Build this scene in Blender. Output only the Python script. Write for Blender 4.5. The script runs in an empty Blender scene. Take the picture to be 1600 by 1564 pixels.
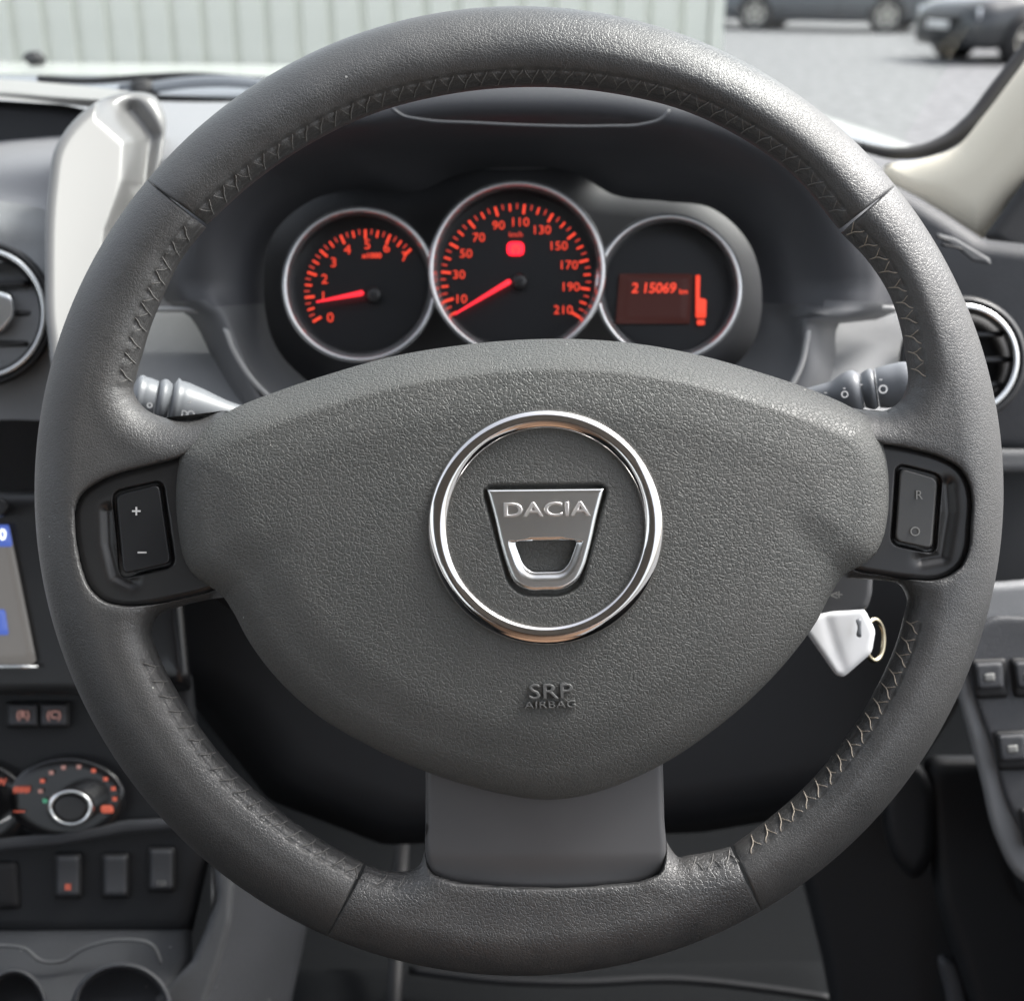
import bpy, math, random
import numpy as np
from mathutils import Matrix, Vector
random.seed(4); np.random.seed(4)
S = bpy.context.scene
COL = S.collection
# ------------------------------------------------------------------ camera
F_PX = 2045.3; CX, CY = 800.0, 782.0
PITCH = math.radians(22.5)
CAM = np.array([0.0, 0.0, 1.35])
RV = np.array([1.0, 0, 0]); FV = np.array([0, math.cos(PITCH), -math.sin(PITCH)]); UV = np.array([0, math.sin(PITCH), math.cos(PITCH)])
cd = bpy.data.cameras.new('camera'); cam = bpy.data.objects.new('camera', cd); COL.objects.link(cam)
cam.location = CAM; cam.rotation_euler = (math.pi/2 - PITCH, 0, 0)
cd.sensor_width = 36; cd.sensor_fit = 'HORIZONTAL'; cd.lens = F_PX/1600*36
cd.clip_start = .02; cd.clip_end = 500
cd.dof.use_dof = True; cd.dof.focus_distance = .487; cd.dof.aperture_fstop = 12
S.camera = cam
# ------------------------------------------------------------------ light
SUN_EL, SUN_AZ = math.radians(51), math.radians(70)      # azimuth from +Y towards +X
w = bpy.data.worlds.new('World'); S.world = w; w.use_nodes = True
nt = w.node_tree; bg = nt.nodes['Background']; sky = nt.nodes.new('ShaderNodeTexSky')
sky.sky_type = 'NISHITA'; sky.sun_disc = False; sky.sun_elevation = SUN_EL; sky.sun_rotation = SUN_AZ
sky.air_density = 1.0; sky.dust_density = 4.0; sky.ozone_density = 1.0
hs = nt.nodes.new('ShaderNodeHueSaturation'); hs.inputs['Saturation'].default_value = .35
nt.links.new(sky.outputs[0], hs.inputs['Color']); nt.links.new(hs.outputs[0], bg.inputs[0]); bg.inputs[1].default_value = .15
sl = bpy.data.lights.new('sun', 'SUN'); sun = bpy.data.objects.new('sun', sl); COL.objects.link(sun)
sl.energy = 1.8; sl.angle = math.radians(20); sl.color = (1, .98, .95)
sd = Vector((math.sin(SUN_AZ)*math.cos(SUN_EL), math.cos(SUN_AZ)*math.cos(SUN_EL), math.sin(SUN_EL)))
sun.rotation_euler = sd.to_track_quat('Z', 'Y').to_euler(); sun.location = (0, 0, 6)
S.view_settings.view_transform = 'Standard'; S.view_settings.look = 'None'; S.view_settings.gamma = 1
S.view_settings.exposure = 1.38
# ------------------------------------------------------------------ maths helpers
def cs(px, py, D):
    """photo pixel + distance along the view axis -> place in the world (metres)"""
    px, py, D = np.broadcast_arrays(np.asarray(px, float), np.asarray(py, float), np.asarray(D, float))
    return CAM + ((px-CX)*D/F_PX)[..., None]*RV + ((CY-py)*D/F_PX)[..., None]*UV + D[..., None]*FV
def spline(pts, n, closed=False):
    p = np.array(pts, float); k = len(p)
    P = np.vstack([p[-1:], p, p[:2]]) if closed else np.vstack([2*p[:1]-p[1:2], p, 2*p[-1:]-p[-2:-1]])
    out = []
    for i in range(k if closed else k-1):
        a, b, c, d = P[i], P[i+1], P[i+2], P[i+3]
        t = np.linspace(0, 1, 24, endpoint=False)[:, None]
        # centripetal-ish tangents keep corners tight
        lb, lc, la = np.linalg.norm(c-b)+1e-9, np.linalg.norm(d-c)+1e-9, np.linalg.norm(b-a)+1e-9
        m1 = lb*((b-a)/la*lb+(c-b)/lb*la)/(la+lb); m2 = lb*((c-b)/lb*lc+(d-c)/lc*lb)/(lb+lc)
        out.append((2*t**3-3*t**2+1)*b+(t**3-2*t**2+t)*m1+(-2*t**3+3*t**2)*c+(t**3-t**2)*m2)
    out = np.vstack(out + ([out[0][:1]] if closed else [p[-1:]]))
    s = np.r_[0, np.cumsum(np.linalg.norm(np.diff(out[:, :2], axis=0), axis=1))]
    u = np.linspace(0, s[-1], n, endpoint=not closed)
    return np.stack([np.interp(u, s, out[:, j]) for j in range(out.shape[1])], 1)
def rpoly(pts, r, n=7):
    """polygon with rounded corners"""
    pts = [np.array(p, float) for p in pts]; out = []
    for i, b in enumerate(pts):
        a, c = pts[i-1], pts[(i+1) % len(pts)]
        ra = min(r, .45*np.linalg.norm(a-b), .45*np.linalg.norm(c-b))
        p0 = b+(a-b)/np.linalg.norm(a-b)*ra; p1 = b+(c-b)/np.linalg.norm(c-b)*ra
        for t in np.linspace(0, 1, n): out.append((1-t)**2*p0+2*t*(1-t)*b+t*t*p1)
    return np.array(out)
def resample(pts, n):
    p = np.vstack([pts, pts[:1]]); s = np.r_[0, np.cumsum(np.linalg.norm(np.diff(p, axis=0), axis=1))]
    u = np.linspace(0, s[-1], n, endpoint=False)
    return np.stack([np.interp(u, s, p[:, j]) for j in range(2)], 1)
def dist(P, line, closed=False):
    """distance from points (N,2) to a polyline"""
    a = line if closed else line[:-1]; b = np.roll(line, -1, 0) if closed else line[1:]
    out = np.full(len(P), 1e9)
    for i in range(0, len(P), 20000):
        p = P[i:i+20000, None]; ab = b-a; L = (ab**2).sum(1)+1e-12
        t = np.clip(((p-a)*ab).sum(2)/L, 0, 1); q = a+t[..., None]*ab
        out[i:i+20000] = np.sqrt(((p-q)**2).sum(2).min(1))
    return out
def inside(P, poly):
    x, y = P[:, 0], P[:, 1]; r = np.zeros(len(P), bool); n = len(poly)
    for i in range(n):
        x0, y0 = poly[i-1]; x1, y1 = poly[i]
        c = (y0 > y) != (y1 > y)
        with np.errstate(divide='ignore', invalid='ignore'): r ^= c & (x < (x1-x0)*(y-y0)/(y1-y0+1e-12)+x0)
    return r
def sdist(P, poly): d = dist(P, poly, True); return np.where(inside(P, poly), d, -d)
def ramp(t): return np.sqrt(np.clip(1-(1-np.clip(t, 0, 1))**2, 0, 1))
def sstep(t): t = np.clip(t, 0, 1); return t*t*(3-2*t)
def gauss(x, s): return np.exp(-(x/s)**2)
# ------------------------------------------------------------------ object helpers
ORG = {}
def tag(o, label=None, cat=None, group=None, kind=None):
    for k, v in (('label', label), ('category', cat), ('group', group), ('kind', kind)):
        if v: o[k] = v
    return o
def org(p): return ORG.get(p.name, np.zeros(3)) if p else np.zeros(3)
def thing(name, at, label, cat, group=None):
    o = bpy.data.objects.new(name, None); COL.objects.link(o); o.location = at; o.empty_display_size = .02
    ORG[o.name] = np.array(at, float); return tag(o, label, cat, group)
def mk(name, V, faces, mat, parent=None, smooth=True, label=None, at=None, kind=None):
    """mesh from WORLD vertices; object sits at its parent's origin (or at `at`)"""
    base = org(parent) if at is None else np.array(at, float)
    V = np.asarray(V, float).reshape(-1, 3)-base
    me = bpy.data.meshes.new(name)
    if isinstance(faces, np.ndarray) and faces.ndim == 2:
        k = faces.shape[1]; me.vertices.add(len(V)); me.vertices.foreach_set('co', V.ravel())
        me.loops.add(faces.size); me.loops.foreach_set('vertex_index', faces.ravel().astype(np.int32))
        me.polygons.add(len(faces)); me.polygons.foreach_set('loop_start', np.arange(0, faces.size, k, dtype=np.int32))
        try: me.polygons.foreach_set('loop_total', np.full(len(faces), k, np.int32))
        except Exception: pass
        me.update(calc_edges=True)
    else: me.from_pydata(V.tolist(), [], faces); me.update()
    me.validate()
    me.polygons.foreach_set('use_smooth', [smooth]*len(me.polygons))
    me.materials.append(mat)
    o = bpy.data.objects.new(name, me); COL.objects.link(o)
    if parent: o.parent = parent; o.location = base-org(parent)
    else: o.location = base
    ORG[o.name] = base
    return tag(o, label, kind=kind)
def gridf(n, m, cu=False, cv=False, flip=False):
    i = np.arange(n if cu else n-1)[:, None]; j = np.arange(m if cv else m-1)[None]
    a = i*m+j; b = ((i+1) % n)*m+j; c = ((i+1) % n)*m+(j+1) % m; d = i*m+(j+1) % m
    f = np.stack([a, b, c, d], -1).reshape(-1, 4)
    return f[:, ::-1].copy() if flip else f
def put(name, me, parent, px, py, D, rot=0, sc=1, label=None):
    """shared mesh drawn in pixel units, laid in the plane that faces the driver"""
    o = bpy.data.objects.new(name, me); COL.objects.link(o); k = D/F_PX*sc
    B = Matrix(((RV[0], UV[0], -FV[0]), (RV[1], UV[1], -FV[1]), (RV[2], UV[2], -FV[2]))).to_4x4()
    pos = cs(px, py, D)-org(parent)
    o.parent = parent
    o.matrix_local = Matrix.Translation(Vector(pos)) @ B @ Matrix.Rotation(math.radians(rot), 4, 'Z') @ Matrix.Scale(k, 4)
    ORG[o.name] = cs(px, py, D)
    return tag(o, label)
def text_me(s, size, mat, ext=.6, wide=1.0, bold=0.0, space=1.0, shear=0, bev=0):
    c = bpy.data.curves.new('lettering', 'FONT'); c.body = s; c.size = size; c.align_x = 'CENTER'; c.align_y = 'CENTER'
    c.extrude = ext; c.offset = bold; c.space_character = space; c.resolution_u = 3; c.shear = shear; c.bevel_depth = bev; c.bevel_resolution = 1
    o = bpy.data.objects.new('lettering', c); COL.objects.link(o); bpy.context.view_layer.update()
    me = bpy.data.meshes.new_from_object(o.evaluated_get(bpy.context.evaluated_depsgraph_get()))
    bpy.data.objects.remove(o); bpy.data.curves.remove(c)
    me.transform(Matrix.Diagonal((wide, 1, 1, 1)))
    me.materials.clear(); me.materials.append(mat); me.name = 'lettering'; return me
def raw_me(name, V, faces, mat, smooth=False):
    me = bpy.data.meshes.new(name); me.from_pydata([tuple(v) for v in V], [], [tuple(f) for f in faces]); me.update()
    me.polygons.foreach_set('use_smooth', [smooth]*len(me.polygons)); me.materials.append(mat); return me
def box_v(x0, x1, y0, y1, z0, z1):
    V = [(x, y, z) for z in (z0, z1) for y in (y0, y1) for x in (x0, x1)]
    return V, [(0, 2, 3, 1), (4, 5, 7, 6), (0, 1, 5, 4), (2, 6, 7, 3), (0, 4, 6, 2), (1, 3, 7, 5)]
def bevel_box(x0, x1, y0, y1, z0, z1, b):
    """box with chamfered front edges, front is +z"""
    V = [(x0, y0, z0), (x1, y0, z0), (x1, y1, z0), (x0, y1, z0), (x0, y0, z1-b), (x1, y0, z1-b), (x1, y1, z1-b), (x0, y1, z1-b),
         (x0+b, y0+b, z1), (x1-b, y0+b, z1), (x1-b, y1-b, z1), (x0+b, y1-b, z1)]
    F = [(3, 2, 1, 0), (8, 9, 10, 11)]
    for i in range(4):
        j = (i+1) % 4; F += [(i, j, j+4, i+4), (i+4, j+4, j+8, i+8)]
    return V, F
def plate(name, outline, D, mat, parent, centre=None, n=240, rings=30, rw=6, rh=.002, thick=.01, zf=None, label=None, kind=None, closed_spline=False, kpow=1.0):
    """solid with the given outline: D = distance (number or function of px,py), front edge rounded over rw px by rh metres,
       zf(P, d) adds height towards the driver"""
    o = spline(outline, n, True) if closed_spline else resample(np.array(outline, float), n)
    c = np.array(centre if centre is not None else o.mean(0), float)
    ks = 1-(1-np.linspace(0, 1, rings+1)[1:])**kpow if kpow != 1 else np.linspace(0, 1, rings+1)[1:]
    R = c+(o-c)[None]*ks[:, None, None]
    P = np.vstack([c[None], R.reshape(-1, 2)])
    d = dist(P, o[::max(1, n//90)], True); d[-n:] = 0
    DD = D(P[:, 0], P[:, 1]) if callable(D) else np.full(len(P), float(D))
    z = rh*(ramp(d/max(rw, 1e-6))-1)
    if zf is not None: z = z+zf(P, d)
    front = cs(P[:, 0], P[:, 1], DD-z)
    De = DD[-n:]+thick; back = cs(o[:, 0], o[:, 1], De)*1.0
    cb = cs(c[0], c[1], De.mean())[None]
    V = np.vstack([front, back, cb]); F = []
    N = n; j = np.arange(N); j1 = (j+1) % N
    tri = np.stack([np.zeros(N, int), 1+j, 1+j1, 1+j1], 1)
    quads = [np.stack([1+r*N+j, 1+(r+1)*N+j, 1+(r+1)*N+j1, 1+r*N+j1], 1) for r in range(rings)]
    allq = np.vstack(quads)
    bk = 1+rings*N
    F = [tuple(t[:3]) for t in tri.tolist()]+[tuple(q) for q in allq.tolist()]+[(bk+int(a), bk+N, bk+int(b)) for a, b in zip(j, j1)]
    return mk(name, V, F, mat, parent, True, label, kind=kind)
def tube(name, pts, r, mat, parent, seg=10, label=None, flat=1.0, caps=True):
    """pts: (N,3) world points, r: radius (m) or list"""
    p = np.array(pts, float); n = len(p); r = np.broadcast_to(np.asarray(r, float), (n,))
    t = np.gradient(p, axis=0); t /= np.linalg.norm(t, axis=1)[:, None]+1e-12
    a = np.cross(t, FV); a /= np.linalg.norm(a, axis=1)[:, None]+1e-9; b = np.cross(t, a)
    th = np.linspace(0, 2*math.pi, seg, endpoint=False)
    V = p[:, None]+r[:, None, None]*(np.cos(th)[None, :, None]*a[:, None]+flat*np.sin(th)[None, :, None]*b[:, None])
    V = V.reshape(-1, 3); F = gridf(n, seg, cv=True).tolist()
    if caps: F += [list(range(seg)), list(range((n-1)*seg, n*seg))[::-1]]
    return mk(name, V, [tuple(f) for f in F], mat, parent, True, label)
def sheet(name, rows, mat, parent=None, label=None, n=80, kind=None, sub=12, thick=0):
    """smooth surface through rows of (px,py,D) points"""
    R = [spline(r, n) for r in rows]; R = np.array(R)
    G = np.array([spline(R[:, j], sub*(len(rows)-1)+1) for j in range(n)])
    V = cs(G[..., 0], G[..., 1], G[..., 2])
    return mk(name, V.reshape(-1, 3), gridf(G.shape[0], G.shape[1]), mat, parent, True, label, kind=kind)
# ------------------------------------------------------------------ materials
def mat(name, col, rough=.5, metal=0, bump=None, emit=None, es=1.0, spec=.5, var=None, coat=0, sheen=0, rvar=0, dust=0):
    m = bpy.data.materials.new(name); m.use_nodes = True; t = m.node_tree; b = t.nodes['Principled BSDF']
    b.inputs['Base Color'].default_value = (*col, 1); b.inputs['Roughness'].default_value = rough; b.inputs['Metallic'].default_value = metal
    b.inputs['Specular IOR Level'].default_value = spec; b.inputs['Coat Weight'].default_value = coat; b.inputs['Coat Roughness'].default_value = .08
    b.inputs['Sheen Weight'].default_value = sheen
    if emit: b.inputs['Emission Color'].default_value = (*emit, 1); b.inputs['Emission Strength'].default_value = es
    tc = t.nodes.new('ShaderNodeTexCoord'); co = tc.outputs['Object']
    prev = None
    for kind, scale, strength, dst in (bump or []):
        if kind == 'noise':
            x = t.nodes.new('ShaderNodeTexNoise'); x.inputs['Scale'].default_value = scale; x.inputs['Detail'].default_value = 4; x.inputs['Roughness'].default_value = .6; o = x.outputs['Fac']
        elif kind == 'cell':
            # wandering cell borders: the coordinates are warped with noise first
            wn = t.nodes.new('ShaderNodeTexNoise'); wn.inputs['Scale'].default_value = scale*.9; wn.inputs['Detail'].default_value = 2
            ad = t.nodes.new('ShaderNodeVectorMath'); ad.operation = 'MULTIPLY_ADD'
            ad.inputs[1].default_value = (1.3/scale,)*3; t.links.new(co, wn.inputs['Vector']); t.links.new(wn.outputs['Color'], ad.inputs[0]); t.links.new(co, ad.inputs[2])
            x = t.nodes.new('ShaderNodeTexVoronoi'); x.feature = 'DISTANCE_TO_EDGE'; x.inputs['Scale'].default_value = scale
            t.links.new(ad.outputs[0], x.inputs['Vector'])
            r = t.nodes.new('ShaderNodeMapRange'); r.inputs['From Max'].default_value = .16; r.interpolation_type = 'SMOOTHSTEP'
            t.links.new(x.outputs['Distance'], r.inputs['Value']); o = r.outputs['Result']
        if kind == 'noise': t.links.new(co, x.inputs['Vector'])
        bp = t.nodes.new('ShaderNodeBump'); bp.inputs['Strength'].default_value = strength; bp.inputs['Distance'].default_value = dst
        t.links.new(o, bp.inputs['Height'])
        if prev: t.links.new(prev.outputs[0], bp.inputs['Normal'])
        prev = bp
    if prev: t.links.new(prev.outputs[0], b.inputs['Normal'])
    if var:
        sc, col2, lo, hi = var
        x = t.nodes.new('ShaderNodeTexNoise'); x.inputs['Scale'].default_value = sc; x.inputs['Detail'].default_value = 5; t.links.new(co, x.inputs['Vector'])
        r = t.nodes.new('ShaderNodeMapRange'); r.inputs['From Min'].default_value = lo; r.inputs['From Max'].default_value = hi
        t.links.new(x.outputs['Fac'], r.inputs['Value'])
        mx = t.nodes.new('ShaderNodeMix'); mx.data_type = 'RGBA'; mx.inputs['A'].default_value = (*col, 1); mx.inputs['B'].default_value = (*col2, 1)
        t.links.new(r.outputs[0], mx.inputs['Factor']); t.links.new(mx.outputs['Result'], b.inputs['Base Color'])
        if dust:
            vo = t.nodes.new('ShaderNodeTexVoronoi'); vo.inputs['Scale'].default_value = dust; t.links.new(co, vo.inputs['Vector'])
            wh = t.nodes.new('ShaderNodeTexWhiteNoise'); t.links.new(vo.outputs['Color'], wh.inputs['Vector'])
            l1 = t.nodes.new('ShaderNodeMath'); l1.operation = 'LESS_THAN'; l1.inputs[1].default_value = .045; t.links.new(vo.outputs['Distance'], l1.inputs[0])
            l2 = t.nodes.new('ShaderNodeMath'); l2.operation = 'GREATER_THAN'; l2.inputs[1].default_value = .75; t.links.new(wh.outputs['Value'], l2.inputs[0])
            l3 = t.nodes.new('ShaderNodeMath'); l3.operation = 'MULTIPLY'; t.links.new(l1.outputs[0], l3.inputs[0]); t.links.new(l2.outputs[0], l3.inputs[1])
            m2 = t.nodes.new('ShaderNodeMix'); m2.data_type = 'RGBA'; m2.inputs['B'].default_value = (.42, .42, .40, 1)
            t.links.new(l3.outputs[0], m2.inputs['Factor']); t.links.new(mx.outputs['Result'], m2.inputs['A']); t.links.new(m2.outputs['Result'], b.inputs['Base Color'])
        if rvar:
            r2 = t.nodes.new('ShaderNodeMapRange'); r2.inputs['From Min'].default_value = .3; r2.inputs['From Max'].default_value = .7
            r2.inputs['To Min'].default_value = rough-rvar; r2.inputs['To Max'].default_value = rough+rvar
            t.links.new(x.outputs['Fac'], r2.inputs['Value']); t.links.new(r2.outputs[0], b.inputs['Roughness'])
    return m
M = {}
M['leather'] = mat('leather', (.062, .063, .063), .40, bump=[('cell', 820, .35, .0003), ('noise', 2600, .3, .0002), ('noise', 160, .3, .0006)], var=(16, (.074, .073, .071), .35, .7), rvar=.13, dust=110, spec=.8)
M['leather_low'] = mat('leather_creased', (.060, .061, .062), .40, bump=[('cell', 620, .45, .0004), ('noise', 1800, .4, .0003)], var=(60, (.078, .077, .075), .35, .7), rvar=.06, spec=.9)
M['skin'] = mat('airbag_skin', (.105, .108, .103), .50, bump=[('cell', 620, .6, .0004), ('noise', 2400, .2, .0001)], var=(30, (.122, .123, .117), .35, .7), rvar=.07, dust=130, spec=.45)
M['skin_plain'] = mat('airbag_skin_smooth_lit', (.15, .152, .148), .25)  # smooth skin, paler so the lettering's highlights sit in the colour
M['chrome_plain'] = mat('chrome_letters', (.92, .89, .86), .42, 1)
M['top_pad'] = mat('top_pad_plastic_glare', (.26, .26, .27), .38, spec=.8, bump=[('cell', 700, .25, .0003)])  # pale base colour carries part of the glare on the pad
M['lip'] = mat('tray_lip_paint', (.30, .295, .28), .4, .2)
M['thread'] = mat('thread', (.17, .166, .158), .8, bump=[('noise', 4000, .5, .0002)])
M['thread_worn'] = mat('thread_worn', (.33, .29, .24), .85, bump=[('noise', 4000, .5, .0002)])
M['satin'] = mat('satin_black_plastic', (.022, .022, .023), .33, bump=[('noise', 900, .08, .0002)], var=(25, (.03, .03, .03), .4, .7), rvar=.06)
M['button'] = mat('button_plastic', (.018, .019, .021), .42, bump=[('noise', 2600, .12, .0001)])
M['button_worn'] = mat('worn_button_plastic', (.06, .06, .058), .3, bump=[('noise', 2600, .08, .0001)])
M['spoke'] = mat('spoke_plastic', (.098, .099, .103), .38, bump=[('noise', 2500, .10, .0001)], var=(25, (.11, .11, .113), .35, .7), rvar=.05)
M['white'] = mat('white_print', (.7, .7, .7), .5)
M['grey_print'] = mat('grey_print', (.22, .22, .21), .5)
M['chrome'] = mat('chrome', (.82, .80, .78), .09, 1, bump=[('noise', 260, .04, .0004)])
M['chrome_dull'] = mat('satin_chrome', (.88, .89, .88), .26, 1)
M['bezel'] = mat('bezel_silver', (.85, .86, .86), .24, .85)
M['dash'] = mat('dash_plastic', (.045, .047, .051), .52, bump=[('cell', 700, .35, .0004)], var=(20, (.06, .062, .068), .35, .7), dust=120)
M['dash_lit'] = mat('dash_plastic_lit', (.085, .088, .092), .55, bump=[('cell', 700, .35, .0004)], var=(20, (.10, .103, .107), .35, .7), dust=120)  # lighter copy of the dash plastic, as if catching light
M['cowl'] = mat('cowl_plastic_lit', (.20, .205, .21), .5, bump=[('cell', 700, .3, .0004)], var=(20, (.23, .235, .24), .35, .7), dust=120)  # paler again: light falling on the shelf is put into the colour
M['cowl_edge_highlight'] = mat('cowl_edge_highlight', (.36, .36, .355), .45)  # pale bead colour painted as the highlight along the bowl edge
M['dash_surround'] = mat('surround_plastic_lit', (.12, .123, .128), .5, bump=[('noise', 1500, .15, .0003)])  # lit copy of the hood plastic for the lower bowl
M['dash_dark'] = mat('dark_plastic', (.016, .017, .019), .55, spec=.35, bump=[('noise', 900, .2, .0003)])
M['gloss_black'] = mat('piano_black', (.012, .012, .013), .18, bump=[('noise', 60, .03, .001)])
M['hood'] = mat('hood_plastic', (.068, .070, .077), .5, bump=[('noise', 1200, .25, .0003)])
M['black'] = mat('dial_black', (.012, .013, .015), .35)
M['silver'] = mat('silver_trim_paint', (.185, .184, .182), .26, .1, bump=[('noise', 1400, .03, .0002)])
M['cream'] = mat('pillar_cloth', (.74, .69, .57), .85, bump=[('noise', 1800, .3, .0004)], var=(8, (.70, .65, .53), .4, .7))
M['rubber'] = mat('rubber', (.012, .012, .013), .6, bump=[('noise', 500, .2, .0004)])
M['carpet'] = mat('carpet', (.011, .012, .013), .95, spec=.1, bump=[('noise', 900, .8, .001)])
M['stalk'] = mat('stalk_plastic', (.19, .20, .215), .38, bump=[('noise', 2500, .06, .0001)])
M['shroud'] = mat('shroud_plastic', (.06, .061, .064), .45, bump=[('noise', 1500, .15, .0003)])
M['metal'] = mat('key_metal', (.72, .72, .73), .28, .9)
M['key_grey'] = mat('key_plastic', (.78, .79, .80), .3)
M['orange'] = mat('lit_orange', (.2, .02, .005), .5, emit=(1.0, .07, .035), es=.42)
M['orange_dim'] = mat('lit_orange_dim', (.2, .02, .01), .5, emit=(1.0, .08, .05), es=.22)
M['red'] = mat('lit_red', (.3, .01, .02), .5, emit=(1.0, .012, .03), es=1.0)
M['needle'] = mat('lit_needle', (.4, .02, .03), .5, emit=(1.0, .02, .035), es=.62)
M['lcd'] = mat('lcd_back', (.016, .010, .010), .5, spec=.2, emit=(.35, .10, .08), es=.045)
M['screen'] = mat('screen_grey', (.05, .046, .042), .35, emit=(.20, .19, .18), es=.28)
M['screen_blue'] = mat('screen_blue', (.02, .03, .08), .35, emit=(.08, .14, .5), es=.4)
M['lit_white'] = mat('lit_white', (.3, .3, .3), .5, emit=(.8, .85, 1), es=.9)
M['icon'] = mat('icon_pink', (.3, .2, .19), .5, emit=(.7, .28, .2), es=.10)
M['icon_red'] = mat('icon_red', (.4, .1, .06), .5, emit=(.8, .14, .08), es=.16)
M['icon_green'] = mat('icon_green', (.06, .2, .12), .5, emit=(.1, .5, .3), es=.15)
# ------------------------------------------------------------------ STEERING WHEEL
WD = .5
PXM = WD/F_PX                                   # metres per photo pixel in the wheel plane
WC = np.array([811.0, 767.0]); WR = 757.0
wheel = thing('steering_wheel', cs(WC[0], WC[1], WD), 'big grey leather wrapped steering wheel with airbag cover and round chrome badge', 'steering wheel')
POD_L = spline([(300,706),(280,714),(224,729),(179,741),(147,756),(125,775),(117,794),(116,820),(120,858),(128,893),(141,922),(163,941),(192,948),(230,946),(272,938),(336,921),(372,900),(380,800),(360,720)], 120, True)
POD_R = spline([(1360,690),(1379,693),(1424,701),(1472,715),(1500,731),(1515,756),(1520,788),(1518,820),(1514,861),(1504,884),(1488,898),(1465,907),(1424,906),(1379,900),(1330,888),(1300,860),(1290,780),(1310,710)], 120, True)
SPOKE = spline([(665,1150),(665,1200),(665,1280),(666,1340),(672,1362),(700,1376),(760,1384),(850,1388),(950,1384),(1008,1376),(1034,1362),(1040,1340),(1038,1280),(1036,1200),(1034,1150),(850,1120)], 140, True)
SP = 26.0
def section(name, keys, matl, H, recess, label, stitch=None, hollow=7.5, sgn=1, thread=None):
    """one stitched leather length of the rim. keys: (inner x, inner y, outer angle deg, free edge?, stitched?)"""
    K = np.array([k[:3] for k in keys], float)
    seg = np.linalg.norm(np.diff(K[:, :2], axis=0), axis=1)+np.abs(np.diff(K[:, 2]))*math.radians(1)*WR
    s = np.r_[0, np.cumsum(seg)]
    n = int(s[-1]/2/2.6)
    C = spline(np.c_[K[:, :2], K[:, 2]*8], 3000)      # dense, arc length on the inner edge only
    # re-parameterise on mixed length
    ds = np.linalg.norm(np.diff(C[:, :2], axis=0), axis=1)+np.abs(np.diff(C[:, 2]/8))*math.radians(1)*WR
    sc = np.r_[0, np.cumsum(ds)]
    u = np.linspace(0, 1, n); e = 14/n
    tt = np.unique(np.r_[u, np.linspace(0, 14/sc[-1]*2, 16), 1-np.linspace(0, 14/sc[-1]*2, 16)])*sc[-1]; n = len(tt)
    inn = np.stack([np.interp(tt, sc, C[:, j]) for j in range(3)], 1); ang = np.radians(inn[:, 2]/8); inn = inn[:, :2]
    out = WC+WR*np.stack([np.cos(ang), -np.sin(ang)], 1)
    # nearest key flags along the inner edge
    kd = np.array([np.argmin(((C[:, :2]-k[:2])**2).sum(1)) for k in K]); ks = sc[kd]
    free = np.zeros(n, bool); st = np.zeros(n, bool)
    for a in range(len(keys)-1):
        r = (tt >= ks[a]-1e-6) & (tt <= ks[a+1]+1e-6)
        if keys[a][3] and keys[a+1][3]: free |= r
        if keys[a][4] and keys[a+1][4]: st |= r
    Mf, Mb = 130, 50
    uf = (1-np.cos(np.linspace(0, math.pi, Mf)))/2; ub = (1+np.cos(np.linspace(0, math.pi, Mb+2)[1:-1]))/2
    uu = np.r_[uf, ub]; m = len(uu)
    G = out[:, None]+(inn-out)[:, None]*uu[None, :, None]
    P = G.reshape(-1, 2)
    b = WR-np.linalg.norm(P-WC, axis=1)
    a = np.full(len(P), 1e3)
    runs = []; i = 0
    while i < n:
        if free[i]:
            j = i
            while j+1 < n and free[j+1]: j += 1
            if j > i: runs.append((i, j)); a = np.minimum(a, dist(P, np.vstack([inn[i:j:4], inn[j:j+1]])))
            i = j+1
        else: i += 1
    w_ = 63.5
    z = H*ramp(a/w_)*ramp(b/w_)
    # seams at both ends
    for q in (0, -1):
        L = np.array([out[q]+(out[q]-inn[q])*.3, inn[q]-(out[q]-inn[q])*.3]); de = dist(P, L)
        z = z-4.5*(1-ramp(de/5.5))-1.4*gauss(de-0, 14)
    # stitched welt on the inner edge
    arc = np.r_[0, np.cumsum(np.linalg.norm(np.diff(inn, axis=0), axis=1))]
    T = np.repeat(arc, m); ST = np.repeat(np.convolve(st.astype(float), np.ones(9)/9, 'same'), m)
    ph = .5+.5*np.cos(2*math.pi*T/SP)
    wob = .5+.5*np.sin(T/SP*.37*2*math.pi+1)*np.sin(T/61.)
    z = z-ST*(2.2*gauss(a-27, 3.0)*(.6+.4*ph)+1.6*ph*gauss(a-20, 9)+.8*wob*gauss(a-34, 9)+1.5*gauss(a-9, 2.5))
    # hand pulled softness of the hide
    z = z+.7*np.sin(P[:, 0]/47.+1)*np.sin(P[:, 1]/53.)+.35*np.sin(P[:, 0]/17.)*np.sin(P[:, 1]/19.+2)
    if recess is not None:
        dp = sdist(P, recess)
        z = z-2.2*gauss(np.minimum(dp, 0)+0, 7)*(dp <= 0)*1.0-(2.2+hollow/PXM/1000*1.0)*sstep((dp+1)/4.0)*(dp > -1)
    front = np.tile(np.r_[np.ones(Mf, bool), np.zeros(m-Mf, bool)], n)
    edge0 = np.tile(np.r_[True, np.zeros(m-1, bool)], n)
    zb = -.85*H*ramp(a/w_)*ramp(b/w_)
    z = np.where(front, z, zb)
    V = cs(P[:, 0], P[:, 1], WD-z*PXM)
    F = gridf(n, m, cv=True)
    # end caps
    caps = [tuple(range(m)), tuple(range((n-1)*m, n*m))[::-1]]
    o = mk(name, V, F, matl, wheel, True, label)
    # stitches
    k = 0
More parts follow.
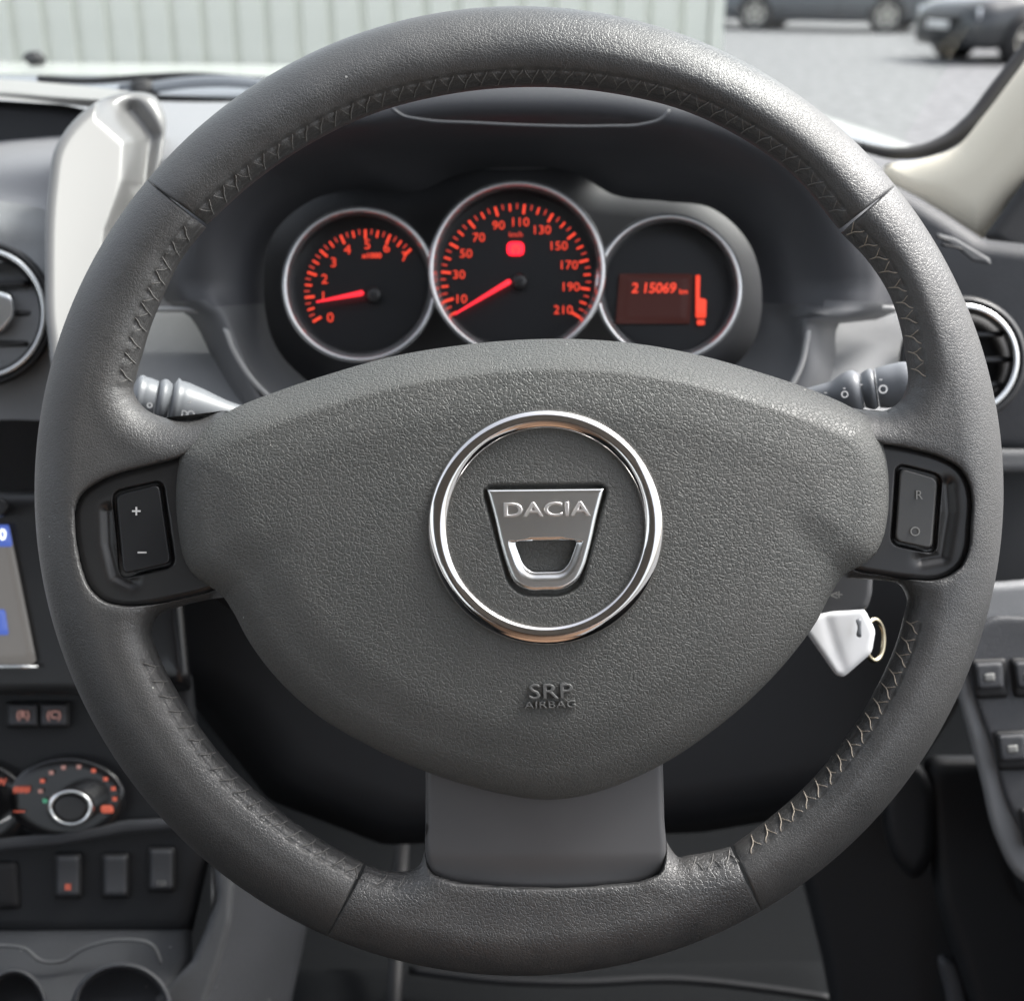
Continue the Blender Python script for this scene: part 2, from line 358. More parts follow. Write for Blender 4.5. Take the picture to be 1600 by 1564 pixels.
    for (i, j) in runs:
        t0 = arc[i]
        for q in np.arange(math.ceil(arc[i]/SP)*SP, arc[j], SP):
            c = int(np.clip(np.searchsorted(arc, q), 1, n-2))
            if not st[c] or q-arc[0] < 6 or arc[-1]-q < 6: continue
            p = inn[c]; tg = inn[min(c+2, n-1)]-inn[max(c-2, 0)]; tg = tg/np.linalg.norm(tg)
            nm = out[c]-inn[c]; nm = nm-tg*(nm@tg); nm /= np.linalg.norm(nm)
            V_, F_ = stitch[k % len(stitch)]; k += 1
            jx = random.uniform(-1.2, 1.2); rs = random.uniform(-.06, .06)
            lx = (V_[:, 0]+jx+rs*V_[:, 1])*sgn; ly = V_[:, 1]; lz = V_[:, 2]*H/63.5
            mk('stitch', cs(p[0]+tg[0]*lx+nm[0]*ly, p[1]+tg[1]*lx+nm[1]*ly, WD-lz*PXM), F_, thread, o)
    return o
def stitch_me(path, r, matl):
    p = np.array([(x, a, 63.5*math.sqrt(max(0, 1-(1-a/63.5)**2))-1.2+h) for x, a, h in path]); n = len(p); seg = 5
    p = spline(p, 9); n = len(p)
    t = np.gradient(p, axis=0); t /= np.linalg.norm(t, axis=1)[:, None]
    A = np.cross(t, (0, 0, 1)); A /= np.linalg.norm(A, axis=1)[:, None]; B = np.cross(t, A)
    th = np.linspace(0, 2*math.pi, seg, endpoint=False); rr = r*np.array([.5]+[1]*(n-2)+[.5])
    V = (p[:, None]+rr[:, None, None]*(np.cos(th)[None, :, None]*A[:, None]+np.sin(th)[None, :, None]*B[:, None])).reshape(-1, 3)
    return V, gridf(n, seg, cv=True)
def stitch_pair(j, matl, r=1.35):
    V1, F1 = stitch_me([(-7+j, 28, -1.0), (-5+j, 24, .6), (1, 17, 1.0), (4, 11, 1.2), (7, 3, .6)], r, matl)
    V2, F2 = stitch_me([(15+j, 27, -1.0), (13+j, 23, .4), (9+j, 17, .6), (4, 11, .8)], r*.8, matl)
    return np.vstack([V1, V2]), np.vstack([F1, F2+len(V1)])
ST1 = [stitch_pair(j, M['thread'], 1.1) for j in (-1, 0, 1.5)]
def stitch_single(j, matl):
    V1, F1 = stitch_me([(-17+j, 36, -1.0), (-14+j, 31, .8), (-4, 20, 1.2), (5, 9, 1.2), (9, 3, .6)], 1.5, matl)
    return V1, F1
ST2 = [stitch_pair(j-3, None, 1.15) for j in (-1, 0, 1.5)]
def inner(angdeg, r): a = math.radians(angdeg); return (WC[0]+r*math.cos(a), WC[1]-r*math.sin(a))
def K(x, y, free=1, st=1, ang=None):
    return (x, y, math.degrees(math.atan2(WC[1]-y, x-WC[0])) % 360 if ang is None else ang, free, st)
AN_UL, AN_UR = math.degrees(math.atan2(767-283, 231-811)) % 360, math.degrees(math.atan2(767-290, 1399-811)) % 360
AN_BL, AN_BR = math.degrees(math.atan2(767-1457, 514-811)) % 360, math.degrees(math.atan2(767-1422, 1189-811)) % 360
keys_top = [K(1311,359,ang=AN_UR),K(1240,275),K(1160,217),K(1070,174),K(960,147),K(811,137),K(690,150),K(590,176),K(480,228),K(400,283),K(324,351,ang=AN_UL)]
section('rim_leather', keys_top, M['leather'], 65, None, 'smooth leather length over the top of the rim', ST1, thread=M['thread'])
keys_left = [K(322,356,ang=AN_UL),K(282,408),K(257,460),K(238,505),K(224,550),K(213,590),K(209,612,ang=166.0),K(222,634,1,0,167.2),K(246,649,1,0,168.6),K(281,655,1,0,170.2),K(315,652,1,0,171.8),
    K(350,642,1,0,173.5),K(378,650,0,0,175),K(386,720,0,0,178),K(388,800,0,0,182),K(384,880,0,0,187),K(368,928,0,0,190.5),K(330,936,1,0,192),K(280,948,1,0,194),K(247,962,1,0,196),K(237,985,1,0,198.6),K(247,1020,1,1,202.2),
    K(273,1073),K(312,1135),K(360,1196),K(420,1252),K(492,1305),K(569,1348,ang=AN_BL)]
section('rim_leather', keys_left, M['leather'], 62, POD_L, 'left leather length of the rim carrying the plus and minus switch', ST1, thread=M['thread'])
keys_bot = [K(573,1350,ang=AN_BL),K(605,1360),K(637,1360),K(656,1350,1,0,256.5),K(664,1325,1,0,257.6),K(668,1280,0,0,258.6),K(760,1262,0,0,265),K(850,1260,0,0,272),K(950,1262,0,0,279),K(1034,1280,0,0,285.4),K(1040,1310,1,0,286.4),K(1052,1331,1,0,287.6),K(1080,1335),K(1110,1330),K(1141,1322,ang=AN_BR)]
section('rim_leather', keys_bot, M['leather_low'], 60, SPOKE, 'creased leather length at the bottom of the rim', ST1, hollow=9, thread=M['thread'])
keys_right = [K(1145,1320,ang=AN_BR-360),K(1205,1275),K(1265,1221),K(1320,1154),K(1365,1082),K(1395,1018),K(1411,965,ang=-16.5),K(1416,932,1,0,-12.8),K(1405,913,1,0,-11.3),K(1370,906,1,0,-9.6),K(1325,903,1,0,-8.2),
    K(1295,890,0,0,-7),K(1285,800,0,0,-2),K(1285,720,0,0,2.5),K(1290,650,0,0,6.0),K(1318,637,1,0,7.0),K(1350,640,1,0,8.2),K(1385,641,1,0,9.8),K(1405,628,1,0,11.0),K(1417,602,1,1,12.4),K(1415,560,ang=16.5),K(1405,505,ang=22.0),K(1385,452),K(1355,407),K(1314,364,ang=AN_UR)]
keys_right = [(k[0], k[1], (k[2]+180) % 360-180, k[3], k[4]) for k in keys_right]
section('rim_leather', keys_right, M['leather'], 62, POD_R, 'right leather length of the rim with pale worn stitches', ST2, thread=M['thread_worn'])
# ---- airbag cover
AB = spline([(283,705),(276,745),(275,790),(280,838),(287,872),(300,896),(324,914),(345,928),(362,952),(388,1000),(435,1062),(500,1120),(575,1164),(665,1205),(740,1229),(800,1243),(855,1249),(905,1244),(965,1226),(1036,1193),(1110,1144),(1180,1085),(1240,1020),(1275,972),(1300,925),(1318,899),(1345,884),(1366,868),(1378,846),(1386,812),(1389,772),(1387,730),(1379,690),(1362,656),(1325,634),(1262,607),(1190,583),(1100,557),(1000,538),(900,530),(800,532),(710,541),(610,558),(520,583),(430,613),(361,641),(310,674)], 900, True)
BC = np.array([853., 824.])
EMB = resample(rpoly([(757,762),(947,760),(905,912),(882,927),(818,927),(797,910)], 14), 80)
EMB[:, 0] = np.clip(EMB[:, 0], 757, 948)
def ab_z(P, d):
    x, y = P[:, 0]-BC[0], P[:, 1]-BC[1]
    up = sstep((740-P[:, 1])/140)
    z = .0145-.0055*up+.0085*(1-up)*ramp(d/46)+.0145*up*(1-(1-np.clip(d/50,0,1))**1.35)+.007*(1-np.clip((x/560)**2+(y/460)**2, 0, 1.6))
    z = z-.0032*sstep((120-d)/120)
    de = sdist(P, EMB)
    z = z-.0040*sstep((de+7)/7.)
    r = np.hypot(x, y)
    z = z-.0006*gauss(r-169, 20)
    # creases running in from the two pinched corners
    for (ax, ay, bx, by) in ((352, 930, 430, 860), (1318, 897, 1250, 830)):
        L = np.array([(ax, ay), ((ax+bx)/2, (ay+by)/2), (bx, by)], float); dd = dist(P, L); z = z-.0005*gauss(dd, 26)
    return z
def build_airbag():
    n = len(AB); ks = np.r_[np.linspace(0, .36, 75)[1:], np.linspace(.36, .86, 60)[1:], 1-(1-np.linspace(0, 1, 46)[1:])**1.8*.14]
    ks = np.where(ks > .86, ks, ks); R = BC+(AB-BC)[None]*ks[:, None, None]
    P = np.vstack([BC[None], R.reshape(-1, 2)]); d = dist(P, AB[::5], True); d[-n:] = 0; z = ab_z(P, d)
    front = cs(P[:, 0], P[:, 1], WD-z)
    sk = [cs(AB[:, 0], AB[:, 1], WD-z[-n:]+q) for q in (.003, .012, .035)]
    V = np.vstack([front]+sk); F = []
    j = np.arange(n); j1 = (j+1) % n; rows = len(ks)+3
    F = np.vstack([np.stack([1+r*n+j, 1+(r+1)*n+j, 1+(r+1)*n+j1, 1+r*n+j1], 1) for r in range(rows-1)]).tolist()
    F += [(0, 1+int(a), 1+int(b)) for a, b in zip(j, j1)]
    return mk('airbag_cover', V, [tuple(f) for f in F], M['skin'], wheel, True)
airbag = build_airbag()
def zab(x, y): return float(ab_z(np.array([[x, y]], float), dist(np.array([[x, y]], float), AB, True))[0])
# chrome ring
th = np.linspace(0, 2*math.pi, 180, endpoint=False); ph = np.linspace(0, math.pi*2, 28, endpoint=False)
rr = 169+16.5*np.cos(ph); zz = .0046*np.clip(np.sin(ph), -.3, 1)*.72
Xr = BC[0]+rr[None]*np.cos(th)[:, None]*1.0; Yr = BC[1]+rr[None]*np.sin(th)[:, None]
base = ab_z(np.stack([BC[0]+169*np.cos(th), BC[1]+169*np.sin(th)], 1), np.full(180, 300.))
ring = mk('badge_ring', cs(Xr, Yr, WD-(base[:, None]+zz[None])).reshape(-1, 3), gridf(180, 28, True, True), M['chrome'], wheel)
# emblem: cup shaped badge with a window
def emb_build():
    out = np.array(rpoly([(760,764),(945,762),(920,868),(897,919),(810,920),(785,870)], 20)); out = resample(out, 240)
    # keep the two upper corners crisp
    c = np.array([852., 838.])
    a_o = np.arctan2(out[:, 1]-c[1], out[:, 0]-c[0])
    return out
out = resample(np.array(rpoly([(783,862),(759,763)], 0)+0, float) if False else np.vstack([
    [(759,763),(946,761)], spline([(946,761),(934,806),(921,862),(913,888),(901,909),(881,921),(853,923),(824,922),(804,911),(793,889),(785,864),(772,810),(759,763)], 80)[1:-1]]), 300)
win = resample(rpoly([(803,845),(903,843),(889,881),(877,893),(830,894),(817,882)], 9), 300)
def ang_match(a, b, c):
    """points of b at the angles of a, seen from c"""
    ta = np.arctan2(a[:, 1]-c[1], a[:, 0]-c[0]); tb = np.arctan2(b[:, 1]-c[1], b[:, 0]-c[0]); rb = np.hypot(b[:, 0]-c[0], b[:, 1]-c[1])
    o_ = np.argsort(tb); r_ = np.interp(ta, tb[o_], rb[o_], period=2*math.pi); return np.stack([c[0]+r_*np.cos(ta), c[1]+r_*np.sin(ta)], 1)
cc = np.array([853., 867.])
rings_ = []; Nn = 30
wi = ang_match(out, win, cc)
zb0 = zab(853, 700)-.0025
for i, u in enumerate(np.linspace(0, 1, Nn)):
    p = out+(wi-out)*u
    rings_.append(p)
G = np.array(rings_); P = G.reshape(-1, 2)
d1 = dist(P, out, True); d2 = dist(P, win, True); band = P[:, 1] < 846
zc = .0016*ramp(d1/7)+.0016
U_ = (np.clip(d1/(d1+d2+1e-6), 0, 1))
zc = zc+np.where(band & (P[:, 1] < 846), -.0000*sstep((P[:, 1]-800)/50)*sstep((d1-9)/10), 0)-.0012*sstep((U_-.5)*2)*(~band)-.0000*gauss(P[:, 1]-824, 5)*sstep((d1-7)/8)*band
zc = np.where(d2 < .6, .0002, zc); zc = np.where(d1 < .6, 0, zc)
emblem = mk('badge_emblem', np.vstack([cs(P[:, 0], P[:, 1], WD-(zb0+zc)), cs(out[:, 0], out[:, 1], WD-zb0+.003), cs(wi[:, 0], wi[:, 1], WD-zb0+.003)]),
     [tuple(f) for f in gridf(Nn, 300, cv=True).tolist()]+[(i, (i+1) % 300, Nn*300+(i+1) % 300, Nn*300+i) for i in range(300)]+[((Nn-1)*300+i, (Nn-1)*300+(i+1) % 300, (Nn+1)*300+(i+1) % 300, (Nn+1)*300+i) for i in range(300)], M['chrome_dull'], wheel)
me = text_me('DACIA', 31, M['chrome_plain'], ext=4.5, wide=1.42, bold=-.3, bev=.9, space=1.03)
put('lettering', me, emblem, 853, 797, WD-(zb0+.0036), rot=1)
# SRP AIRBAG embossing
me = text_me('SRP', 33, M['skin_plain'], ext=2.4, wide=1.30, bold=-.5, bev=1.0, space=1.05); put('embossed_lettering', me, airbag, 860, 1081, WD-zab(860, 1081)-.0005, rot=1.5)
me = text_me('AIRBAG', 15.5, M['skin_plain'], ext=2.2, wide=1.42, bold=-.3, bev=.5, space=1.08); put('embossed_lettering', me, airbag, 860, 1101, WD-zab(860, 1101)-.0005, rot=1.5)
# lower spoke trim
plate('spoke_trim', SPOKE, lambda x, y: WD-.0085-.0018*np.sin((x-665)/370*math.pi)+.0000*y, M['spoke'], wheel, centre=(850, 1240), n=300, rings=40, rw=9, rh=.0022, thick=.02, kpow=1.6,
      zf=lambda P, d: -.002*sstep((P[:, 1]-1330)/50))
# switch pods
def pod(outl, btn, c, side, label):
    cav = rpoly(btn, 12)
    cavo = np.array(cav)+0
    def zf(P, d):
        dc = sdist(P, cavo); z = -.0030*sstep((dc+5)/3.5)
        # finger scoop beside the rocker
        scoop = dist(P, np.array(side, float)); z = z-.0020*gauss(scoop, 11)
        return z+.0012*np.clip((P[:, 1]-c[1])/-130, -1, 1)
    plate('switch_housing', outl, WD-.0112, M['satin'], wheel, centre=c, n=360, rings=70, rw=11, rh=.0028, thick=.012, zf=zf, label=label)
def rocker(btn, c, matl, label, D0=WD-.0122):
    return plate('rocker_switch', rpoly(btn, 11), D0, matl, wheel, centre=c, n=160, rings=26, rw=3.5, rh=.0009, thick=.004, kpow=1.7, label=label,
                 zf=lambda P, d: -.0009*(1-((P[:, 1]-c[1])/62.)**2))
BL = [(182,774),(247,757),(253,775),(266,872),(262,882),(205,896),(192,888),(186,858)]
BL = [(181,774),(249,757),(267,880),(193,897)]
pod(POD_L, [(179,771),(252,754),(270,882),(191,900)], (228, 827), [(170,800),(172,850),(184,898),(205,908)], 'left switch housing')
rl = rocker(BL, (224, 827), M['button'], 'black rocker marked plus and minus')
put('symbol', text_me('+', 27, M['white'], ext=.3, bold=.25), rl, 213, 800, WD-.0124)
put('symbol', text_me('–', 25, M['white'], ext=.3, bold=.45), rl, 222, 862, WD-.0124)
pod(POD_R, [(1403,728),(1468,745),(1459,862),(1395,848)], (1431, 797), [(1478,758),(1481,800),(1470,868),(1440,873)], 'right switch housing')
rr_ = rocker([(1406,731),(1465,748),(1456,858),(1398,845)], (1431, 796), M['button_worn'], 'worn grey rocker marked R and O')
put('symbol', text_me('R', 20, M['grey_print'], ext=.2), rr_, 1436, 774, WD-.0123)
put('symbol', text_me('O', 21, M['grey_print'], ext=.2), rr_, 1430, 831, WD-.0123)
# dark hub underside between spokes and column
plate('hub_back', [(330,700),(1330,700),(1300,880),(1250,960),(1050,1150),(1000,1260),(700,1260),(650,1150),(420,1000),(330,930)], WD+.004, M['dash_dark'], wheel, n=160, rings=6, rw=20, rh=.004, thick=.03)

# ------------------------------------------------------------------ INSTRUMENT CLUSTER
CD = .745
clus = thing('instrument_cluster', cs(808, 470, CD+.03), 'dark hooded instrument cluster with three round red-lit dials behind the wheel', 'instrument cluster')
# bowl/hood: inner curve close to the dials, outer curve = lip
def polar_from(pts, c, n): 
    p = spline(pts, 1200, True); return ang_match(np.stack([c[0]+np.cos(np.linspace(-math.pi, math.pi, n, endpoint=False)), c[1]+np.sin(np.linspace(-math.pi, math.pi, n, endpoint=False))], 1), p, c)
cc = np.array([808., 445.]); N = 260
B0 = polar_from([(412,450),(425,370),(490,312),(570,296),(650,300),(720,272),(808,262),(900,272),(960,305),(1040,315),(1110,325),(1170,380),(1190,450),(1175,540),(1110,600),(808,620),(500,610),(430,540)], cc, N)
B1 = polar_from([(372,455),(380,370),(440,290),(560,250),(700,232),(808,226),(930,232),(1060,262),(1170,310),(1225,380),(1245,455),(1232,550),(1150,640),(808,660),(460,650),(388,560)], cc, N)
B2 = polar_from([(340,480),(316,462),(306,380),(345,292),(440,222),(600,185),(808,176),(1020,184),(1180,222),(1290,300),(1340,390),(1337,482),(1262,492),(1256,570),(1190,680),(808,720),(440,680),(392,590),(362,520)], cc, N)
B3 = polar_from([(325,492),(290,470),(282,370),(325,275),(425,190),(590,135),(808,112),(1040,135),(1200,190),(1315,275),(1362,380),(1360,492),(1285,500),(1278,590),(1210,700),(808,740),(430,700),(375,600),(348,530)], cc, N)
def hoodD(th, lo, hi):  # th: angle, up is -y
    up = np.clip(-np.sin(th)*1.4, 0, 1); return lo+(hi-lo)*up
ta = np.linspace(-math.pi, math.pi, N, endpoint=False)
R_ = []
stops = [(B0, CD+.028+0*ta), (B1, hoodD(ta, CD+.006, CD-.010)), (B2, hoodD(ta, CD-.008, CD-.060)), (B3, hoodD(ta, CD-.004, CD-.050)), (B3+(B3-cc)*.06, hoodD(ta, CD+.03, CD+.02))]
ctrl = np.array([np.c_[p, d*1000] for p, d in stops])
Gh = np.array([spline(ctrl[:, j], 60) for j in range(N)])
Vh = cs(Gh[..., 0], Gh[..., 1], Gh[..., 2]/1000).reshape(-1, 3); Fh_ = gridf(N, 60, cu=True)
low = (Gh[..., 1].reshape(-1)[Fh_].mean(1) > 474)  # faces below this line take the paler, lit hood colour
mk('hood', Vh, Fh_[~low], M['hood'], clus); mk('cluster_surround', Vh, Fh_[low], M['dash_surround'], clus)
plate('back_panel', polar_from([(395,450),(408,360),(480,300),(570,285),(650,288),(720,258),(808,250),(900,258),(960,292),(1040,300),(1120,312),(1180,370),(1202,450),(1185,550),(1110,615),(808,640),(500,625),(420,550)], cc, 200), CD+.050, M['hood'], clus, rings=4, rw=1, rh=0, thick=.004)
# lid line across the top of the hood
L = spline([(612,170),(628,181),(660,188),(740,193),(830,197),(950,198),(1005,195),(1035,185),(1046,172)], 60)
tube('lid_edge', cs(L[:, 0], L[:, 1], .665), .0009, M['hood'], clus, seg=8)
def dial(cx, cy, r, D, label, ring_r=9):
    f = plate('dial_face', [(cx+(r-6)*math.cos(t), cy+(r-6)*math.sin(t)) for t in np.linspace(0, 2*math.pi, 96, endpoint=False)], D, M['black'], clus, n=96, rings=8, rw=3, rh=.0005, thick=.01, label=label)
    th = np.linspace(0, 2*math.pi, 128, endpoint=False); ph = np.linspace(0, 2*math.pi, 20, endpoint=False)
    # bezel: a slanted inner wall and a bright rounded lip
    prof = [(r-14, .0), (r-12, .006), (r-9, .012), (r-7.5, .0150), (r-5, .0170), (r-2, .0168), (r+1, .0145), (r+2, .010), (r+1, -.004)]
    pr = np.array([p[0] for p in prof]); pz = np.array([p[1] for p in prof])
    X = cx+pr[None]*np.cos(th)[:, None]; Y = cy+pr[None]*np.sin(th)[:, None]
    mk('dial_ring', cs(X, Y, D-pz[None]+0*X).reshape(-1, 3), gridf(128, len(prof), cu=True), M['bezel'], clus, label=label+' bezel')
    return f
dl = dial(562, 445, 121, CD+.012, 'rev counter'); dr = dial(1045, 450, 115, CD+.013, 'trip display dial'); dc = dial(808, 421, 138, CD+.004, 'speedometer')
def rect_me(w_, h_, m_): return raw_me('tick', *box_v(-w_/2, w_/2, -h_/2, h_/2, -.4, .4), m_)
TK = {'l': rect_me(3.8, 15, M['orange']), 'm': rect_me(2.9, 11, M['orange']), 's': rect_me(2.4, 8.5, M['orange_dim'])}
def ticks(par, cx, cy, ro, a0, a1, n, kinds, D, y=1.0):
    for i in range(n):
        a = math.radians(a0+(a1-a0)*i/(n-1)); k = kinds(i); L = {'l': 17, 'm': 13, 's': 9}[k]
        r = ro-L/2; put('tick', TK[k], par, cx+r*math.cos(a), cy-r*math.sin(a)*y, D, rot=math.degrees(a)-90)
# rev counter: 0 at lower left to 7 at upper right
ticks(dl, 572, 455, 97, 210, 43, 29, lambda i: 'l' if i % 4 == 0 else ('m' if i % 2 == 0 else 's'), CD+.0105)
def num(par, s, x, y, D, size=23, m_='orange', wide=1.08): put('numeral', text_me(s, size, M[m_], ext=.3, bold=-.05, wide=wide), par, x, y, D)
for s, x, y in (('0',516,497),('1',505,464),('2',507,437),('3',521,411),('4',543,391),('5',574,383),('6',604,388),('7',632,402)): num(dl, s, x, y, CD+.0105, 21)
put('numeral', text_me('x1000', 11, M['orange'], ext=.3, bold=.3, wide=1.1), dl, 581, 400, CD+.0105)
ticks(dc, 806, 436, 118, 209, -31, 43, lambda i: 'l' if i % 4 == 2 or i == 42 else ('m' if i % 2 == 0 else 's'), CD+.0025)
for s, x, y in (('10',720,468),('30',717,430),('50',728,397),('70',748,372),('90',779,353),('110',812,348),('130',846,360),('150',872,385),('170',888,415),('190',891,449),('210',880,485)): num(dc, s, x, y, CD+.0025, 19)
put('numeral', text_me('km/h', 11, M['orange_dim'], ext=.3, bold=.3), dc, 806, 367, CD+.0025)
# warning lamp
wl = plate('warning_lamp', rpoly([(792,378),(819,378),(819,400),(792,400)], 9), CD+.0022, M['red'], clus, n=60, rings=4, rw=2, rh=.0003, thick=.0008, label='lit red brake warning lamp')
put('symbol', text_me('(!)', 15, M['icon_red'], ext=.3, bold=.3), wl, 806, 389, CD+.0014)
def needle(x0, y0, x1, y1, D, lab):
    a = np.array([x0, y0], float); b = np.array([x1, y1], float); t = (b-a)/np.linalg.norm(b-a); n_ = np.array([-t[1], t[0]])
    o = [a+n_*1.2, a-n_*1.2, b-n_*4.2, b+t*2-n_*2.5, b+t*3, b+t*2+n_*2.5, b+n_*4.2]
    plate('needle', o, D, M['needle'], clus, n=60, rings=5, rw=3, rh=.0005, thick=.001, label=lab)
needle(494, 472, 566, 458, CD+.0045, 'rev counter needle near one'); needle(709, 492, 796, 440, CD-.0035, 'speedometer needle at rest')
for x, y, D in ((584, 460, CD+.006), (812, 439, CD-.002)):
    plate('needle_hub', [(x+12*math.cos(t), y+12*math.sin(t)) for t in np.linspace(0, 2*math.pi, 40, endpoint=False)], D, M['satin'], clus, n=40, rings=8, rw=10, rh=.002, thick=.008)
disp = plate('trip_display', [(968,428),(1083,428),(1078,506),(962,506)], CD+.0115, M['lcd'], clus, n=60, rings=3, rw=1, rh=0, thick=.0005)
put('display_digits', text_me('2 15069', 22, M['orange'], ext=.2, bold=.35, wide=1.02, shear=.12, space=.95), disp, 1021, 451, CD+.0105)
put('display_digits', text_me('km', 11, M['orange'], ext=.2, bold=.2), disp, 1068, 456, CD+.0105)
fg = plate('fuel_gauge', rpoly([(1087,430),(1094,430),(1093,468),(1104,468),(1103,497),(1087,497)], 1.5), CD+.0105, M['orange'], clus, n=60, rings=3, rw=1, rh=0, thick=.0005)
fp = plate('fuel_symbol', rpoly([(1089,500),(1101,500),(1101,508),(1089,508)], 2), CD+.0105, M['orange'], clus, n=30, rings=3, rw=1, rh=0, thick=.0005)

# ------------------------------------------------------------------ DASHBOARD
dash = thing('dashboard', cs(700, 640, .95), 'grey plastic dashboard behind the wheel with silver trim and round air vents', 'dashboard')
# top pad from the windscreen foot down to the driver
sheet('top_pad', [[(-150,150,1.16),(300,160,1.15),(800,158,1.15),(1200,190,1.12),(1500,345,1.05)], [(-150,175,1.05),(300,178,1.02),(800,175,1.0),(1200,212,.98),(1500,362,.95)],
      [(-150,330,.86),(250,330,.83),(800,330,.87),(1250,340,.86),(1600,430,.90)], [(-150,420,.84),(250,480,.82),(800,520,.92),(1250,480,.90),(1650,440,.86)]], M['top_pad'], dash)
# shelf under the hood, facing up towards the driver
SH = lambda x, y: .80-(np.asarray(y)-480)/200*.07
for o_l in ([(120,484),(318,484),(336,494),(340,520),(362,568),(400,640),(440,700),(120,700)], [(1272,494),(1300,484),(1440,484),(1450,700),(1190,700),(1240,610),(1262,560)]):
    plate('lower_cowl', o_l, SH, M['cowl'], dash, n=300, rings=30, rw=12, rh=.005, thick=.03)
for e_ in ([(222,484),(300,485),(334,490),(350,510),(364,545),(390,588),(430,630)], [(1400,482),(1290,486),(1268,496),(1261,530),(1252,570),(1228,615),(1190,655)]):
    L = spline(e_, 50); tube('cowl_edge_highlight', cs(L[:, 0], L[:, 1], .737+.02*np.clip((520-L[:, 1])/60, 0, 1)), .0016, M['cowl_edge_highlight'], dash)
# dark body below
plate('knee_panel', [(60,660),(1560,660),(1500,1100),(1400,1250),(1100,1300),(600,1320),(420,1250),(300,1100),(60,1000)], .86, M['dash_dark'], dash, n=200, rings=10, rw=60, rh=.03, thick=.03)
# right hand end of the dash
plate('dash_end', [(1335,420),(1340,300),(1385,283),(1440,312),(1480,337),(1536,374),(1640,386),(1700,700),(1600,712),(1450,705),(1380,640),(1335,600)], lambda x, y: .80+(1600-np.asarray(x))*.0001, M['dash'], dash, n=300, rings=40, rw=26, rh=.012, thick=.05)
plate('dash_band', rpoly([(1440,700),(1700,702),(1700,738),(1440,738)], 6), .79, M['dash_lit'], dash, n=80, rings=10, rw=12, rh=.004, thick=.02)
# demister slots
plate('demister_vent', [(1462,364),(1492,372),(1546,404),(1549,414),(1520,409),(1500,392),(1466,372)], .775, M['dash_lit'], dash, n=80, rings=8, rw=4, rh=.002, thick=.006)
for q in ((1462,370,1480,377), (1470,383,1503,390)):
    plate('vent_slot', [(q[0],q[1]-3),(q[2],q[3]-3),(q[2]+3,q[3]+1),(q[0],q[1]+2)], .772, M['rubber'], dash, n=30, rings=3, rw=1, rh=.0004, thick=.003)
# recessed tray, upper left
plate('storage_tray', rpoly([(-120,150),(100,164),(150,175),(120,300),(-120,304)], 8), .90, M['dash_dark'], dash, n=120, rings=8, rw=8, rh=.004, thick=.02)
sheet('tray_lip', [[(-120,120,1.0),(0,124,1.0),(100,132,1.0),(200,143,.99)], [(-120,131,.93),(0,133,.93),(100,141,.93),(215,150,.92)], [(-120,151,.89),(0,155,.89),(90,163,.89),(150,169,.89)]], M['lip'], dash)
# light surface below the tray, curving down towards the vent
sheet('centre_cowl', [[(-120,300,.88),(0,302,.88),(95,305,.88)], [(-120,325,.83),(0,327,.83),(95,332,.84)], [(-120,400,.80),(0,395,.80),(110,400,.80)], [(-120,700,.79),(0,690,.79),(110,680,.79)]], M['cowl'], dash)
# silver trim horn
TRIM = spline([(74,520),(70,420),(76,290),(86,232),(118,186),(158,156),(205,144),(243,152),(258,182),(256,230),(240,300),(215,360),(190,430),(180,520),(150,640),(100,620)], 300, True)
plate('silver_trim', TRIM, lambda x, y: .765+.00022*np.clip(np.asarray(x)-150, -80, 150)+.00012*(300-np.asarray(y)), M['silver'], dash, centre=(140,380), n=300, rings=60, rw=16, rh=.006, thick=.06, kpow=1.3,
      zf=lambda P, d: -.022*sstep((dist(P, np.array([(150,190),(190,225),(188,280),(160,360),(150,460),(140,560)], float))*np.where(P[:, 0] > np.interp(P[:, 1], [190,225,280,360,460,560], [150,190,188,160,150,140]), 1, 0))/42.)-.010*gauss(dist(P, np.array([(205,175),(235,215),(222,290)], float)), 16))
# round vents
def vent(cx, cy, r, D, label, vx):
    g = 96; tt = np.linspace(0, 2*math.pi, g, endpoint=False)
    prof = [(r+12, -.004), (r+9, .001), (r+4, .002), (r+1, -.001), (r, .002), (r-4, .004), (r-8, .003), (r-12, -.006), (r-17, -.02)]
    pr = np.array([p[0] for p in prof]); pz = np.array([p[1] for p in prof])
    def rg(nm, sl_, m_): 
        X = cx+pr[sl_][None]*np.cos(tt)[:, None]; Y = cy+pr[sl_][None]*np.sin(tt)[:, None]
        return mk(nm, cs(X, Y, D-pz[sl_][None]+0*X).reshape(-1, 3), gridf(g, len(pr[sl_]), cu=True), m_, dash, label=None)
    rg('vent_surround', slice(0, 4), M['satin']); a = rg('vent_ring', slice(3, 7), M['chrome_dull']); rg('vent_throat', slice(6, 9), M['satin'])
    back = plate('vent_bowl', [(cx+(r-10)*math.cos(t), cy+(r-10)*math.sin(t)) for t in tt], D+.02, M['rubber'], dash, n=96, rings=8, rw=30, rh=.004, thick=.01)
    for k in (-1, 0, 1):
        hw = math.sqrt(max(0, (r-14)**2-(k*r*.45)**2))
        plate('vane', rpoly([(cx-hw,cy+k*r*.45-5),(cx+hw,cy+k*r*.45-5),(cx+hw,cy+k*r*.45+5),(cx-hw,cy+k*r*.45+5)], 4), D+.006, M['satin'], dash, n=60, rings=5, rw=4, rh=.001, thick=.008)
    plate('vent_tab', rpoly([(vx-22,cy-42),(vx+14,cy-30),(vx+16,cy+6),(vx-6,cy+32),(vx-22,cy+36)], 10), D-.002, M['chrome_dull'], dash, n=60, rings=8, rw=8, rh=.003, thick=.01)
vent(-30, 490, 104, .775, 'left round vent', 8)
vent(1505, 562, 88, .765, 'right round vent', 1500)
